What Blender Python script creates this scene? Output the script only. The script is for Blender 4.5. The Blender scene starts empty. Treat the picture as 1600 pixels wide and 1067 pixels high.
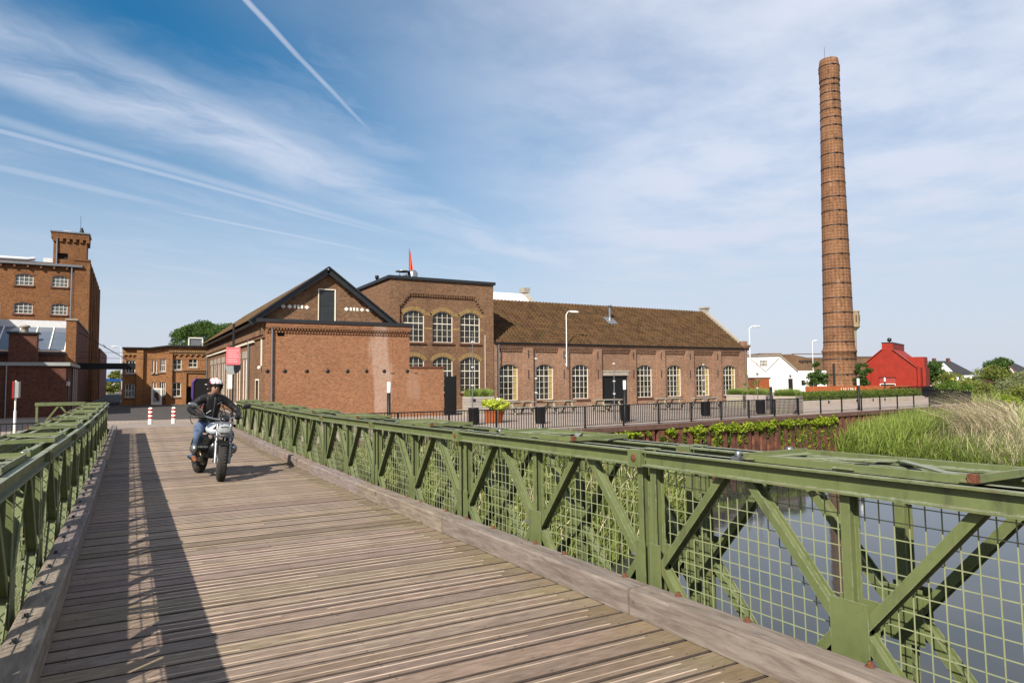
import bpy, math, random
import numpy as np
from mathutils import Vector, Matrix
random.seed(7)
rng = np.random.default_rng(7)
scene = bpy.context.scene
COL = scene.collection
R = math.radians

# ------------------------------------------------------------------ camera
CAM = Vector((0, 0, 1.55))
psi, pitch, roll = R(29.15), math.atan(58.5 / 1066.7), 0.006
fw = Vector((math.sin(psi) * math.cos(pitch), math.cos(psi) * math.cos(pitch), math.sin(pitch)))
r0 = Vector((math.cos(psi), -math.sin(psi), 0))
u0 = r0.cross(fw)
cr = r0 * math.cos(roll) - u0 * math.sin(roll)
cu = u0 * math.cos(roll) + r0 * math.sin(roll)
cd = bpy.data.cameras.new('camera')
cam = bpy.data.objects.new('camera', cd)
COL.objects.link(cam)
mw = Matrix((cr, cu, -fw)).transposed().to_4x4()
mw.translation = CAM
cam.matrix_world = mw
cd.sensor_width = 36
cd.sensor_fit = 'HORIZONTAL'
cd.lens = 24.0
cd.clip_start = 0.05
cd.clip_end = 6000
scene.camera = cam

# ------------------------------------------------------------------ light, sky, exposure
SUN = Vector((1.0, 0.75, -1.0)).normalized()          # direction the light travels
sun_el = math.asin(-SUN.z)
sun_az = math.atan2(-SUN.x, -SUN.y)
sd = bpy.data.lights.new('sun', 'SUN')
sd.energy = 5.0
sd.angle = R(0.5)
sd.color = (1.0, 0.93, 0.82)
so = bpy.data.objects.new('sun', sd)
COL.objects.link(so)
so.rotation_euler = SUN.to_track_quat('-Z', 'Y').to_euler()
so.location = (-40, -30, 60)
vs = scene.view_settings
vs.view_transform = 'Standard'
vs.look = 'None'
vs.exposure = 0.85
vs.gamma = 1.0
vs.use_curve_mapping = False


class G:
    """small node-graph helper: sockets are linked, values are set"""
    def __init__(s, tree):
        s.t = tree

    def n(s, typ, props=None, **ins):
        nd = s.t.nodes.new('ShaderNode' + typ)
        for k, v in (props or {}).items():
            setattr(nd, k, v)
        for k, v in ins.items():
            key = int(k[1:]) if k[0] == 'i' and k[1:].isdigit() else k.replace('_', ' ')
            sk = nd.inputs[key]
            if isinstance(v, bpy.types.NodeSocket):
                s.t.links.new(v, sk)
            else:
                sk.default_value = v
        return nd

    def math(s, op, a, b=0.0, c=0.0, clamp=False):
        return s.n('Math', {'operation': op, 'use_clamp': clamp}, i0=a, i1=b, i2=c).outputs[0]

    def ramp(s, v, lo, hi, a=0.0, b=1.0):
        return s.n('MapRange', {'clamp': True, 'interpolation_type': 'SMOOTHSTEP'}, i0=v, i1=lo, i2=hi, i3=a, i4=b).outputs[0]

    def mix(s, f, a, b, blend='MIX'):
        nd = s.n('Mix', {'data_type': 'RGBA', 'blend_type': blend, 'clamp_factor': True})
        for idx, v in ((0, f), (6, a), (7, b)):
            sk = nd.inputs[idx]
            if isinstance(v, bpy.types.NodeSocket):
                s.t.links.new(v, sk)
            elif idx == 0:
                sk.default_value = v
            else:
                sk.default_value = (v[0], v[1], v[2], 1)
        return nd.outputs[2]


world = bpy.data.worlds.new('World')
scene.world = world
world.use_nodes = True
wt = world.node_tree
wt.nodes.clear()
g = G(wt)
sky = g.n('TexSky', {'sky_type': 'NISHITA', 'sun_disc': False, 'sun_elevation': sun_el, 'sun_rotation': sun_az,
                     'altitude': 0.0, 'air_density': 1.0, 'dust_density': 1.0, 'ozone_density': 2.4})
tc = g.n('TexCoord').outputs['Generated']
sx = g.n('SeparateXYZ', i0=tc)
dz = g.math('MAXIMUM', sx.outputs[2], 0.03)
qx = g.math('DIVIDE', sx.outputs[0], dz)
qy = g.math('DIVIDE', sx.outputs[1], dz)
q = g.n('CombineXYZ', i0=qx, i1=qy, i2=0.0).outputs[0]
el = sx.outputs[2]


def lin(nx, ny):
    return g.math('ADD', g.math('MULTIPLY', qx, nx), g.math('MULTIPLY', qy, ny))


warp = g.n('TexNoise', Vector=q, Scale=0.9, Detail=5.0, Roughness=0.6)
wv = g.math('MULTIPLY', g.math('SUBTRACT', warp.outputs[0], 0.5), 1.0)
along, across = lin(.834, .552), lin(-.552, .834)       # the high cloud streaks share one drift direction
acw = g.math('ADD', across, g.math('MULTIPLY', wv, 0.7))
st = g.n('CombineXYZ', i0=g.math('MULTIPLY', along, .42), i1=acw, i2=0.0).outputs[0]
streak = g.n('TexNoise', Vector=st, Scale=1.7, Detail=8.0, Roughness=0.58, Distortion=0.3).outputs[0]
big = g.n('TexNoise', Vector=q, Scale=0.42, Detail=3.0, Roughness=0.5).outputs[0]
soft = g.n('TexNoise', Vector=q, Scale=1.5, Detail=6.0, Roughness=0.55).outputs[0]


def band(nx, ny, c, w0, w1, wob=0.0):
    d = g.math('ABSOLUTE', g.math('SUBTRACT', g.math('ADD', lin(nx, ny), g.math('MULTIPLY', wv, wob)), c))
    return g.ramp(d, w0, w1, 1.0, 0.0)


cir = g.math('MULTIPLY', g.ramp(streak, .40, .78), g.ramp(big, .30, .62, .25, 1.0))
broad = g.math('MULTIPLY', band(-.552, .834, 2.28, .05, .50, .5), g.ramp(streak, .28, .64, .08, .78))
right = g.math('MULTIPLY', g.ramp(lin(.80, -.60), -1.3, 0.5), g.ramp(g.math('ADD', g.math('MULTIPLY', soft, .6), g.math('MULTIPLY', streak, .4)), .32, .62, .54, 1.0))
trail = g.math('MULTIPLY', g.math('MULTIPLY', band(-.80, .60, .925, .003, .017, .03), g.ramp(lin(.6, .8), 2.0, 3.1, .58, .0)), g.ramp(soft, .2, .6, .55, 1.0))
trail2 = g.math('MULTIPLY', band(-.52, .854, 2.96, .003, .10, .10), g.math('MULTIPLY', g.ramp(streak, .25, .65, .18, .42), g.ramp(lin(.85, .53), 2.6, 4.6, 1.0, 0.0)))
trail3 = g.math('MULTIPLY', band(-.501, .866, 3.12, .01, .05, .06), g.ramp(lin(.85, .53), 2.6, 4.4, .40, 0.0))
trail4 = g.math('MULTIPLY', band(-.442, .897, 3.905, .012, .05, .05), g.math('MULTIPLY', g.ramp(lin(.897, .442), 1.9, 2.5), g.ramp(lin(.897, .442), 3.2, 4.2, .38, 0.0)))
trail5 = g.math('MULTIPLY', band(-.515, .857, 3.635, .02, .09, .12), g.ramp(lin(.857, .515), 1.9, 2.8, .28, 0.0))
cov = g.math('MULTIPLY', cir, 0.45)
for m_ in (broad, right, trail, trail2, trail3, trail4, trail5):
    cov = g.math('MAXIMUM', cov, m_)
cov = g.math('MULTIPLY', cov, g.ramp(el, 0.03, .22, 0.35, 1.0))
skyc = g.n('HueSaturation', Hue=.490, Saturation=1.42, Value=1.40, Color=sky.outputs[0]).outputs[0]
cl = g.mix(g.math('MULTIPLY', cov, 0.88), skyc, (8.9, 9.4, 10.8))
cl = g.mix(g.ramp(el, -.02, .44, .90, 0.0), cl, (7.0, 7.55, 8.9))          # pale summer haze low over the land
bg = g.n('Background', Color=cl, Strength=0.050)
wo = g.n('OutputWorld')
wt.links.new(bg.outputs[0], wo.inputs[0])

# ------------------------------------------------------------------ materials
MATS = {}


def newmat(name):
    m = bpy.data.materials.new(name)
    m.use_nodes = True
    m.node_tree.nodes.clear()
    gg = G(m.node_tree)
    b = gg.n('BsdfPrincipled')
    o = gg.n('OutputMaterial')
    m.node_tree.links.new(b.outputs[0], o.inputs[0])
    MATS[name] = m
    return m, gg, b


def setin(gg, b, **kw):
    for k, v in kw.items():
        sk = b.inputs[k.replace('_', ' ')]
        if isinstance(v, bpy.types.NodeSocket):
            gg.t.links.new(v, sk)
        elif isinstance(v, tuple) and len(v) == 3 and sk.type == 'RGBA':
            sk.default_value = (*v, 1)
        else:
            sk.default_value = v


KA = .54                                                # overall albedo trim, whites excepted


def ka(c):
    return tuple(x * KA for x in c) if max(c) < .6 else tuple(x * .84 for x in c)


def mplain(name, c, rough=.6, metal=0.0, var=.18, scale=6.0, bump=.0, rnd=0.0, spec=.5, emit=0.0, raw=False):
    m, gg, b = newmat(name)
    c = c if raw else ka(c)
    pos = gg.n('TexCoord').outputs['Object']
    no = gg.n('TexNoise', Vector=pos, Scale=scale, Detail=5.0, Roughness=.6).outputs[0]
    col = gg.mix(gg.ramp(no, .25, .75), tuple(x * (1 - var) for x in c), tuple(min(1, x * (1 + var)) for x in c))
    if rnd:
        rv = gg.n('ObjectInfo').outputs['Random']
        col = gg.mix(1.0, col, gg.n('CombineXYZ', i0=gg.ramp(rv, 0, 1, 1 - rnd, 1 + rnd), i1=gg.ramp(rv, 0, 1, 1 - rnd, 1 + rnd), i2=gg.ramp(rv, 0, 1, 1 - rnd, 1 + rnd)).outputs[0], 'MULTIPLY')
    setin(gg, b, Base_Color=col, Roughness=rough, Metallic=metal, Specular_IOR_Level=spec)
    if bump:
        setin(gg, b, Normal=gg.n('Bump', Strength=bump, Distance=.02, Height=no).outputs[0])
    if emit:
        setin(gg, b, Emission_Color=c, Emission_Strength=emit)
    return m


def mbrick(name, c1, c2, mortar, w=.235, h=.075, ms=.009, dark=.45, effl=None, diaper=False):
    m, gg, b = newmat(name)
    c1, c2, mortar = ka(c1), ka(c2), ka(mortar)
    uv = gg.n('UVMap', {'uv_map': 'UVMap'}).outputs[0]
    pos = gg.n('NewGeometry').outputs['Position']
    br = gg.n('TexBrick', {'offset': .5}, Vector=uv, Color1=(*c1, 1), Color2=(*c2, 1), Mortar=(*mortar, 1), Scale=1.0,
              Mortar_Size=ms, Mortar_Smooth=.2, Bias=-.1, Brick_Width=w, Row_Height=h)
    sp = gg.n('SeparateXYZ', i0=uv)
    cell = gg.n('CombineXYZ', i0=gg.math('FLOOR', gg.math('DIVIDE', sp.outputs[0], w * .5)), i1=gg.math('FLOOR', gg.math('DIVIDE', sp.outputs[1], h)), i2=0.0).outputs[0]
    wn = gg.n('TexWhiteNoise', {'noise_dimensions': '2D'}, Vector=cell).outputs[0]
    col = gg.mix(gg.ramp(wn, .50, .96, 0, .58), br.outputs[0], tuple(x * .42 for x in c1))
    col = gg.mix(gg.ramp(wn, .0, .22, .35, 0), col, tuple(min(1, x * 1.45) for x in c2))
    col = gg.mix(br.outputs[1], col, mortar)
    n1 = gg.n('TexNoise', Vector=pos, Scale=.32, Detail=6.0, Roughness=.62).outputs[0]
    n2 = gg.n('TexNoise', Vector=gg.n('Mapping', i0=pos, i3=(1.3, 1.3, .22)).outputs[0], Scale=1.1, Detail=6.0, Roughness=.65).outputs[0]
    col = gg.mix(gg.ramp(n1, .42, .75, 0, dark), col, tuple(x * .35 for x in c1))
    col = gg.mix(gg.ramp(n2, .55, .80, 0, .38), col, tuple(x * .4 for x in c1))
    col = gg.mix(gg.ramp(n2, .18, .40, .22, 0), col, tuple(min(1, x * 1.7 + .04) for x in c2))
    if effl:                                            # lime bloom: a pale blotch of its own shape on the wall
        px = gg.n('SeparateXYZ', i0=pos)
        for cx, cz, wx, wz, am in effl:
            dx = gg.math('DIVIDE', gg.math('SUBTRACT', px.outputs[0], cx), wx)
            dzz = gg.math('DIVIDE', gg.math('SUBTRACT', px.outputs[2], cz), wz)
            rr = gg.math('ADD', gg.math('MULTIPLY', dx, dx), gg.math('MULTIPLY', dzz, dzz))
            rr = gg.math('ADD', rr, gg.math('MULTIPLY', gg.math('SUBTRACT', n2, .5), 5.0))
            bl = gg.math('MULTIPLY', gg.ramp(rr, .35, 1.25, am, 0), gg.ramp(wn, .1, .9, .45, 1.0))
            col = gg.mix(bl, col, (.52, .43, .37))
    if diaper:
        ua, va = gg.math('DIVIDE', sp.outputs[0], .52), gg.math('DIVIDE', sp.outputs[1], .44)
        dd = gg.math('ADD', gg.math('FLOOR', gg.math('ADD', ua, va)), gg.math('FLOOR', gg.math('SUBTRACT', ua, va)))
        ck = gg.math('MODULO', gg.math('ABSOLUTE', dd), 2.0)
        col = gg.mix(gg.math('MULTIPLY', ck, gg.ramp(n1, .3, .7, .35, .7)), col, tuple(x * .40 for x in c1))
        n5 = gg.n('TexNoise', Vector=gg.n('Mapping', i0=pos, i3=(1.0, 1.0, .5)).outputs[0], Scale=1.6, Detail=8.0, Roughness=.75).outputs[0]
        col = gg.mix(gg.ramp(n5, .50, .68, 0, .7), col, tuple(x * .22 for x in c1))
        col = gg.mix(gg.ramp(n5, .30, .42, .35, 0), col, (.50, .36, .24))
    hgt = gg.math('SUBTRACT', 1.0, br.outputs[1])
    bp = gg.n('Bump', Strength=.6, Distance=.012, Height=hgt)
    setin(gg, b, Base_Color=col, Roughness=.9, Specular_IOR_Level=.25, Normal=bp.outputs[0])
    return m


def mwood(name, c, c2, axis=0, rough=.8, rnd=.22, sc=1.0, moss=0.0):
    m, gg, b = newmat(name)
    c, c2 = ka(c), ka(c2)
    oi = gg.n('ObjectInfo')
    pos = gg.n('TexCoord').outputs['Object']
    off = gg.n('VectorMath', {'operation': 'ADD'}, i0=pos, i1=gg.n('CombineXYZ', i0=gg.math('MULTIPLY', oi.outputs['Random'], 37.0), i1=gg.math('MULTIPLY', oi.outputs['Random'], 91.0), i2=0.0).outputs[0]).outputs[0]
    s = [26 * sc, 26 * sc, 26 * sc]
    s[axis] = 3.2 * sc
    gr = gg.n('TexNoise', Vector=gg.n('Mapping', i0=off, i3=tuple(s)).outputs[0], Scale=1.0, Detail=7.0, Roughness=.68, Distortion=.6).outputs[0]
    bl = gg.n('TexNoise', Vector=gg.n('Mapping', i0=off, i3=(1.0 if axis == 0 else 3, 3 if axis == 0 else 1.0, 3)).outputs[0], Scale=1.1, Detail=5.0).outputs[0]
    col = gg.mix(gg.ramp(gr, .28, .72), c2, c)
    col = gg.mix(gg.ramp(bl, .46, .76, 0, .32), col, tuple(x * .62 for x in c2))
    col = gg.mix(gg.ramp(bl, .22, .42, .35, 0), col, tuple(min(1, x * 1.25) for x in c))
    kn = gg.n('TexNoise', Vector=gg.n('Mapping', i0=off, i3=(5.0 if axis == 0 else 14, 14 if axis == 0 else 5.0, 9)).outputs[0], Scale=1.0, Detail=2.0).outputs[0]
    col = gg.mix(gg.ramp(kn, .70, .76, 0, .6), col, tuple(x * .35 for x in c2))
    if moss:
        px = gg.n('SeparateXYZ', i0=pos)
        edge = gg.ramp(gg.math('ADD', px.outputs[0], gg.math('MULTIPLY', gg.math('SUBTRACT', bl, .5), .5)), 2.35, 2.85, 0, moss)
        col = gg.mix(edge, col, (.16, .13, .05))
    rv = oi.outputs['Random']
    k = gg.ramp(rv, 0, 1, 1 - rnd, 1 + rnd)
    col = gg.mix(1.0, col, gg.n('CombineXYZ', i0=k, i1=gg.math('MULTIPLY', k, gg.ramp(gg.math('FRACT', gg.math('MULTIPLY', rv, 7.3)), 0, 1, .96, 1.03)), i2=gg.math('MULTIPLY', k, gg.ramp(gg.math('FRACT', gg.math('MULTIPLY', rv, 13.7)), 0, 1, .90, 1.06))).outputs[0], 'MULTIPLY')
    setin(gg, b, Base_Color=col, Roughness=rough, Specular_IOR_Level=.3, Normal=gg.n('Bump', Strength=.45, Distance=.006, Height=gr).outputs[0])
    return m


def mpaint(name, c, rust=.5, chalk=(.40, .43, .34)):
    m, gg, b = newmat(name)
    c, chalk = ka(c), ka(chalk)
    geo = gg.n('NewGeometry')
    pos = geo.outputs['Position']
    n1 = gg.n('TexNoise', Vector=pos, Scale=2.2, Detail=6.0, Roughness=.65).outputs[0]
    n2 = gg.n('TexNoise', Vector=pos, Scale=17.0, Detail=8.0, Roughness=.75).outputs[0]
    n3 = gg.n('TexNoise', Vector=pos, Scale=60.0, Detail=3.0, Roughness=.6).outputs[0]
    col = gg.mix(gg.ramp(n1, .3, .7), tuple(x * .86 for x in c), tuple(x * 1.14 for x in c))
    nz = gg.n('SeparateXYZ', i0=geo.outputs['Normal']).outputs[2]
    col = gg.mix(gg.math('MULTIPLY', gg.ramp(nz, .6, .95), gg.ramp(n2, .25, .65, .25, .85)), col, chalk)   # weathered tops
    col = gg.mix(gg.ramp(n2, .44, .30, 0.0, .22), col, tuple(x * .35 for x in c))
    chip = gg.math('MULTIPLY', gg.ramp(n2, .655, .70), gg.ramp(n1, .48, .62))
    col = gg.mix(gg.math('MULTIPLY', chip, rust), col, (.17, .065, .03))
    rb = gg.math('MULTIPLY', gg.ramp(nz, .6, .95), gg.ramp(n2, .60, .66, 0, rust))
    col = gg.mix(rb, col, (.16, .08, .05))
    grime = gg.n('TexNoise', Vector=gg.n('Mapping', i0=pos, i3=(9.0, 9.0, 1.2)).outputs[0], Scale=1.0, Detail=6.0, Roughness=.7).outputs[0]
    col = gg.mix(gg.ramp(grime, .52, .72, 0, .55), col, (.045, .045, .022))
    bev = gg.n('Bevel', {'samples': 4}, Radius=.007)
    ew = gg.n('VectorMath', {'operation': 'DOT_PRODUCT'}, i0=bev.outputs[0], i1=geo.outputs['Normal']).outputs[1]
    ew = gg.math('MULTIPLY', gg.ramp(ew, .97, .80), gg.ramp(n2, .38, .60))
    col = gg.mix(gg.math('MULTIPLY', ew, .75), col, gg.mix(gg.ramp(n1, .45, .60), (.34, .36, .27), (.17, .075, .04)))
    setin(gg, b, Base_Color=col, Roughness=gg.ramp(n2, .3, .7, .42, .68), Normal=gg.n('Bump', Strength=.16, Distance=.004, Height=gg.math('ADD', n2, gg.math('MULTIPLY', n3, .4))).outputs[0])
    return m


def mtile(name, c, c2, moss, pw=.32, ph=.39):
    m, gg, b = newmat(name)
    c, c2, moss = ka(c), ka(c2), ka(moss)
    uv = gg.n('UVMap', {'uv_map': 'UVMap'}).outputs[0]
    pos = gg.n('NewGeometry').outputs['Position']
    sp = gg.n('SeparateXYZ', i0=uv)
    cell = gg.n('CombineXYZ', i0=gg.math('FLOOR', gg.math('DIVIDE', sp.outputs[0], pw)), i1=gg.math('FLOOR', gg.math('DIVIDE', sp.outputs[1], ph)), i2=0.0).outputs[0]
    wn = gg.n('TexWhiteNoise', {'noise_dimensions': '2D'}, Vector=cell).outputs[0]
    n1 = gg.n('TexNoise', Vector=pos, Scale=.5, Detail=6.0, Roughness=.65).outputs[0]
    n2 = gg.n('TexNoise', Vector=pos, Scale=5.0, Detail=5.0, Roughness=.7).outputs[0]
    col = gg.mix(wn, c, c2)
    col = gg.mix(gg.math('MULTIPLY', gg.ramp(n2, .42, .66), gg.ramp(n1, .25, .65, .10, .70)), col, moss)
    col = gg.mix(gg.ramp(n1, .55, .8, 0, .5), col, tuple(x * .4 for x in c))
    setin(gg, b, Base_Color=col, Roughness=.95, Specular_IOR_Level=.2)
    return m


def mleaf(name, c, c2, trans=.35):
    m = bpy.data.materials.new(name)
    m.use_nodes = True
    m.node_tree.nodes.clear()
    gg = G(m.node_tree)
    geo = gg.n('NewGeometry')
    c, c2 = tuple(x * .9 for x in c), tuple(x * .9 for x in c2)
    rv = geo.outputs['Random Per Island']
    no = gg.n('TexNoise', Vector=geo.outputs['Position'], Scale=.9, Detail=3.0).outputs[0]
    f = gg.math('ADD', gg.math('MULTIPLY', rv, .6), gg.math('MULTIPLY', gg.ramp(no, .3, .7), .4))
    col = gg.mix(f, c, c2)
    d = gg.n('BsdfPrincipled', Base_Color=col, Roughness=.6, Specular_IOR_Level=.25)
    t = gg.n('BsdfTranslucent', Color=gg.mix(.5, col, tuple(x * 1.5 for x in c2)))
    mx = gg.n('MixShader', i0=trans, i1=d.outputs[0], i2=t.outputs[0])
    o = gg.n('OutputMaterial')
    m.node_tree.links.new(mx.outputs[0], o.inputs[0])
    MATS[name] = m
    return m


mbrick('brick_hall', (.37, .180, .104), (.52, .28, .165), (.52, .39, .29), dark=.42)
mbrick('brick_gable', (.43, .160, .072), (.53, .228, .108), (.46, .30, .18), w=.205, h=.062, ms=.008, dark=.3, effl=((11.9, 2.4, .66, 3.2, .42), (13.8, 1.2, .5, 1.0, .15)))
mbrick('brick_block', (.27, .125, .058), (.38, .19, .095), (.30, .23, .16))
mbrick('brick_mill', (.33, .125, .042), (.46, .185, .064), (.28, .18, .10), dark=.6)
mbrick('brick_dark', (.23, .075, .045), (.29, .10, .058), (.19, .13, .10), dark=.4)
mbrick('brick_back', (.54, .205, .066), (.59, .27, .095), (.40, .26, .15), dark=.2)
mbrick('brick_yellow', (.47, .29, .10), (.53, .35, .13), (.42, .30, .17), w=.08, h=.24, dark=.1)
mbrick('brick_stack', (.38, .175, .085), (.46, .245, .130), (.34, .19, .11), w=.25, h=.085, ms=.008, dark=.3, diaper=True)
mbrick('brick_brown', (.24, .13, .065), (.29, .17, .09), (.24, .18, .13))
mwood('deck_wood', (.415, .315, .245), (.205, .142, .100), 0, rough=.75, rnd=.13, moss=.35, sc=1.9)
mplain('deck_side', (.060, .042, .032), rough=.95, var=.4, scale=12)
mwood('kerb_wood', (.45, .37, .325), (.225, .17, .145), 1, rough=.78, rnd=.10)
mwood('grey_wood', (.59, .53, .46), (.42, .36, .30), 0, rough=.85, rnd=.10)
mwood('table_wood', (.50, .46, .36), (.36, .33, .25), 0, rough=.85, rnd=.06)
mwood('orange_wood', (.42, .11, .025), (.32, .075, .018), 2, rough=.7, rnd=.05)
mpaint('bridge_paint', (.182, .222, .080), rust=.75)
mplain('wire_paint', (.40, .44, .23), rough=.5, var=.1)
mplain('rust', (.20, .062, .024), rough=.9, var=.5, scale=60, bump=.4)
mplain('pile_rust', (.175, .062, .030), rough=.9, var=.55, scale=3.0, bump=.3)
mplain('cap_rust', (.17, .085, .06), rough=.8, var=.3, scale=4.0)
mplain('corten', (.42, .105, .022), rough=.85, var=.3, scale=5.0)
mplain('strip', (.38, .295, .222), rough=.8, var=.3, scale=3.0, rnd=.2, raw=True)
mplain('zinc', (.50, .52, .55), rough=.35, metal=.8, var=.1)
mplain('chrome', (.72, .72, .72), rough=.12, metal=1.0, var=.03)
mplain('black_paint', (.010, .010, .011), rough=.55, var=.2, spec=.3)
mplain('black_rubber', (.030, .025, .020), rough=.85, var=.3, scale=40, bump=.3)
mplain('dark_fascia', (.022, .024, .028), rough=.5, var=.2)
mplain('dark_door', (.034, .040, .042), rough=.45, var=.2, scale=2)
mplain('white_paint', (.78, .75, .68), rough=.5, var=.05)
mplain('cream_paint', (.72, .67, .55), rough=.55, var=.06)
mplain('white_render', (.86, .82, .77), rough=.9, var=.06, scale=.6)
mplain('stone', (.48, .42, .34), rough=.9, var=.2, scale=5)
mplain('concrete', (.595, .50, .41), rough=.9, var=.12, scale=2)
mplain('red_clad', (.40, .024, .007), rough=.6, var=.14, scale=1.5, spec=.3)
mplain('red_clad_pale', (.44, .05, .035), rough=.5, var=.08)
mplain('red_paint', (.55, .018, .02), rough=.4, var=.08)
mplain('pink_sign', (.74, .17, .19), rough=.45, var=.06)
mplain('pink_light', (.83, .42, .42), rough=.45, var=.05)
mplain('sign_grey', (.50, .53, .51), rough=.5, var=.08)
mplain('metal_dark', (.04, .04, .042), rough=.4, metal=.5, var=.2)
mplain('flashing', (.28, .29, .31), rough=.5, metal=.4, var=.2)
mplain('glassroof', (.16, .19, .24), rough=.12, var=.2, scale=.5, spec=.7)
mplain('flag_red', (.62, .09, .04), rough=.8, var=.1)
mplain('curtain', (.55, .38, .12), rough=.9, var=.3, scale=9)
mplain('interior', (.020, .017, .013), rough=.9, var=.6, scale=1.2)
mplain('roof_dark', (.035, .035, .042), rough=.85, var=.3, scale=3)
mplain('roof_white', (.62, .62, .63), rough=.7, var=.06)
mplain('purple', (.13, .06, .32), rough=.4, var=.1)
mplain('blue_car', (.03, .12, .40), rough=.3, var=.05)
mplain('lamp_white', (.86, .86, .84), rough=.3, var=.02)
mplain('yellow_sign', (.75, .62, .03), rough=.4, var=.05)
mplain('tower_tan', (.46, .34, .20), rough=.9, var=.15, scale=2)
mplain('soil', (.05, .045, .03), rough=1, var=.4, scale=4, bump=.3)
mtile('tiles_hall', (.085, .045, .024), (.185, .098, .048), (.165, .118, .040))
mtile('tiles_gable', (.15, .085, .045), (.21, .125, .065), (.21, .15, .055))
mleaf('leaf_tree', (.028, .060, .012), (.085, .150, .028))
mleaf('leaf_bush', (.085, .110, .020), (.25, .275, .062))
mleaf('leaf_grey', (.12, .14, .060), (.25, .27, .13))
mleaf('leaf_reed', (.115, .175, .028), (.30, .36, .085), .35)
mleaf('leaf_bank', (.045, .075, .014), (.20, .235, .055), .3)
mleaf('leaf_dry', (.40, .33, .20), (.64, .55, .38), .2)
mleaf('leaf_ivy', (.11, .17, .016), (.36, .44, .03), .35)
mleaf('leaf_ivydark', (.045, .085, .012), (.13, .20, .025), .3)
mleaf('leaf_flower', (.30, .40, .03), (.55, .60, .08), .3)
mleaf('petal', (.75, .74, .66), (.85, .84, .78), .2)
mleaf('leaf_hedge', (.03, .06, .010), (.15, .19, .025), .25)
mleaf('leaf_planter', (.11, .17, .03), (.27, .34, .085), .3)

m, gg, b = newmat('glass')
setin(gg, b, Base_Color=(.9, .93, .95), Roughness=.02, IOR=1.45, Transmission_Weight=1.0)
m, gg, b = newmat('window_glass')
geo_ = gg.n('NewGeometry')
n_ = gg.n('TexNoise', Vector=geo_.outputs['Position'], Scale=1.6, Detail=2.0).outputs[0]
uv_ = gg.n('SeparateXYZ', i0=gg.n('UVMap', {'uv_map': 'UVMap'}).outputs[0])
cell = gg.n('CombineXYZ', i0=gg.math('FLOOR', gg.math('DIVIDE', uv_.outputs[0], .375)), i1=gg.math('FLOOR', gg.math('DIVIDE', uv_.outputs[1], .43)), i2=0.0).outputs[0]
wn_ = gg.n('TexWhiteNoise', {'noise_dimensions': '2D'}, Vector=cell)
tilt_ = gg.n('VectorMath', {'operation': 'SCALE'}, i0=gg.n('VectorMath', {'operation': 'SUBTRACT'}, i0=wn_.outputs[1], i1=(.5, .5, .5)).outputs[0], Scale=.07).outputs[0]
nrm_ = gg.n('VectorMath', {'operation': 'NORMALIZE'}, i0=gg.n('VectorMath', {'operation': 'ADD'}, i0=geo_.outputs['Normal'], i1=tilt_).outputs[0]).outputs[0]
gcol = gg.mix(gg.ramp(n_, .35, .7), (.010, .009, .007), (.034, .029, .022))
gcol = gg.mix(gg.ramp(wn_.outputs[0], .82, 1.0, 0, .5), gcol, (.10, .095, .075))
setin(gg, b, Base_Color=gcol, Roughness=.04, Specular_IOR_Level=.5, Normal=nrm_)
mplain('glass_grey', (.16, .165, .15), rough=.08, var=.3, scale=2.0, spec=.6)
m, gg, b = newmat('water')
pos = gg.n('NewGeometry').outputs['Position']
w1 = gg.n('TexNoise', Vector=pos, Scale=.55, Detail=3.0).outputs[0]
w2 = gg.n('TexNoise', Vector=pos, Scale=4.0, Detail=3.0).outputs[0]
setin(gg, b, Base_Color=(.026, .029, .028), Roughness=.05, IOR=1.33, Specular_IOR_Level=.6,
      Normal=gg.n('Bump', Strength=.09, Distance=.05, Height=gg.math('ADD', w1, gg.math('MULTIPLY', w2, .15))).outputs[0])
m, gg, b = newmat('paving')
pos = gg.n('NewGeometry').outputs['Position']
br = gg.n('TexBrick', Vector=pos, Color1=(.25, .20, .165, 1), Color2=(.31, .25, .21, 1), Mortar=(.15, .12, .10, 1), Scale=1.0, Mortar_Size=.012, Brick_Width=.42, Row_Height=.21)
n1 = gg.n('TexNoise', Vector=pos, Scale=.25, Detail=7.0, Roughness=.65).outputs[0]
n2 = gg.n('TexNoise', Vector=pos, Scale=7.0, Detail=6.0, Roughness=.7).outputs[0]
col = gg.mix(gg.ramp(n1, .35, .7, 0, .55), br.outputs[0], (.15, .125, .108))
col = gg.mix(gg.ramp(n2, .45, .8, 0, .4), col, (.36, .31, .26))
setin(gg, b, Base_Color=col, Roughness=.92, Specular_IOR_Level=.25, Normal=gg.n('Bump', Strength=.3, Distance=.01, Height=n2).outputs[0])
m, gg, b = newmat('shaded_road')
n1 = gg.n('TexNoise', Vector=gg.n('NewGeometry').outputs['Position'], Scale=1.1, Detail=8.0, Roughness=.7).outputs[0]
setin(gg, b, Base_Color=gg.mix(gg.ramp(n1, .3, .7), (.040, .036, .034), (.062, .056, .052)), Roughness=.9, Specular_IOR_Level=.3)  # dark tone stands in for the buildings' shadow across the street
m, gg, b = newmat('asphalt')
n1 = gg.n('TexNoise', Vector=pos_ if False else gg.n('NewGeometry').outputs['Position'], Scale=.6, Detail=8.0, Roughness=.7).outputs[0]
setin(gg, b, Base_Color=gg.mix(gg.ramp(n1, .3, .7), (.17, .140, .122), (.25, .21, .185)), Roughness=.9, Specular_IOR_Level=.3)
m, gg, b = newmat('earth')
n1 = gg.n('TexNoise', Vector=gg.n('NewGeometry').outputs['Position'], Scale=.8, Detail=8.0, Roughness=.7).outputs[0]
setin(gg, b, Base_Color=gg.mix(gg.ramp(n1, .3, .7), (.030, .038, .014), (.085, .098, .032)), Roughness=1.0, Specular_IOR_Level=.1)
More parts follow.
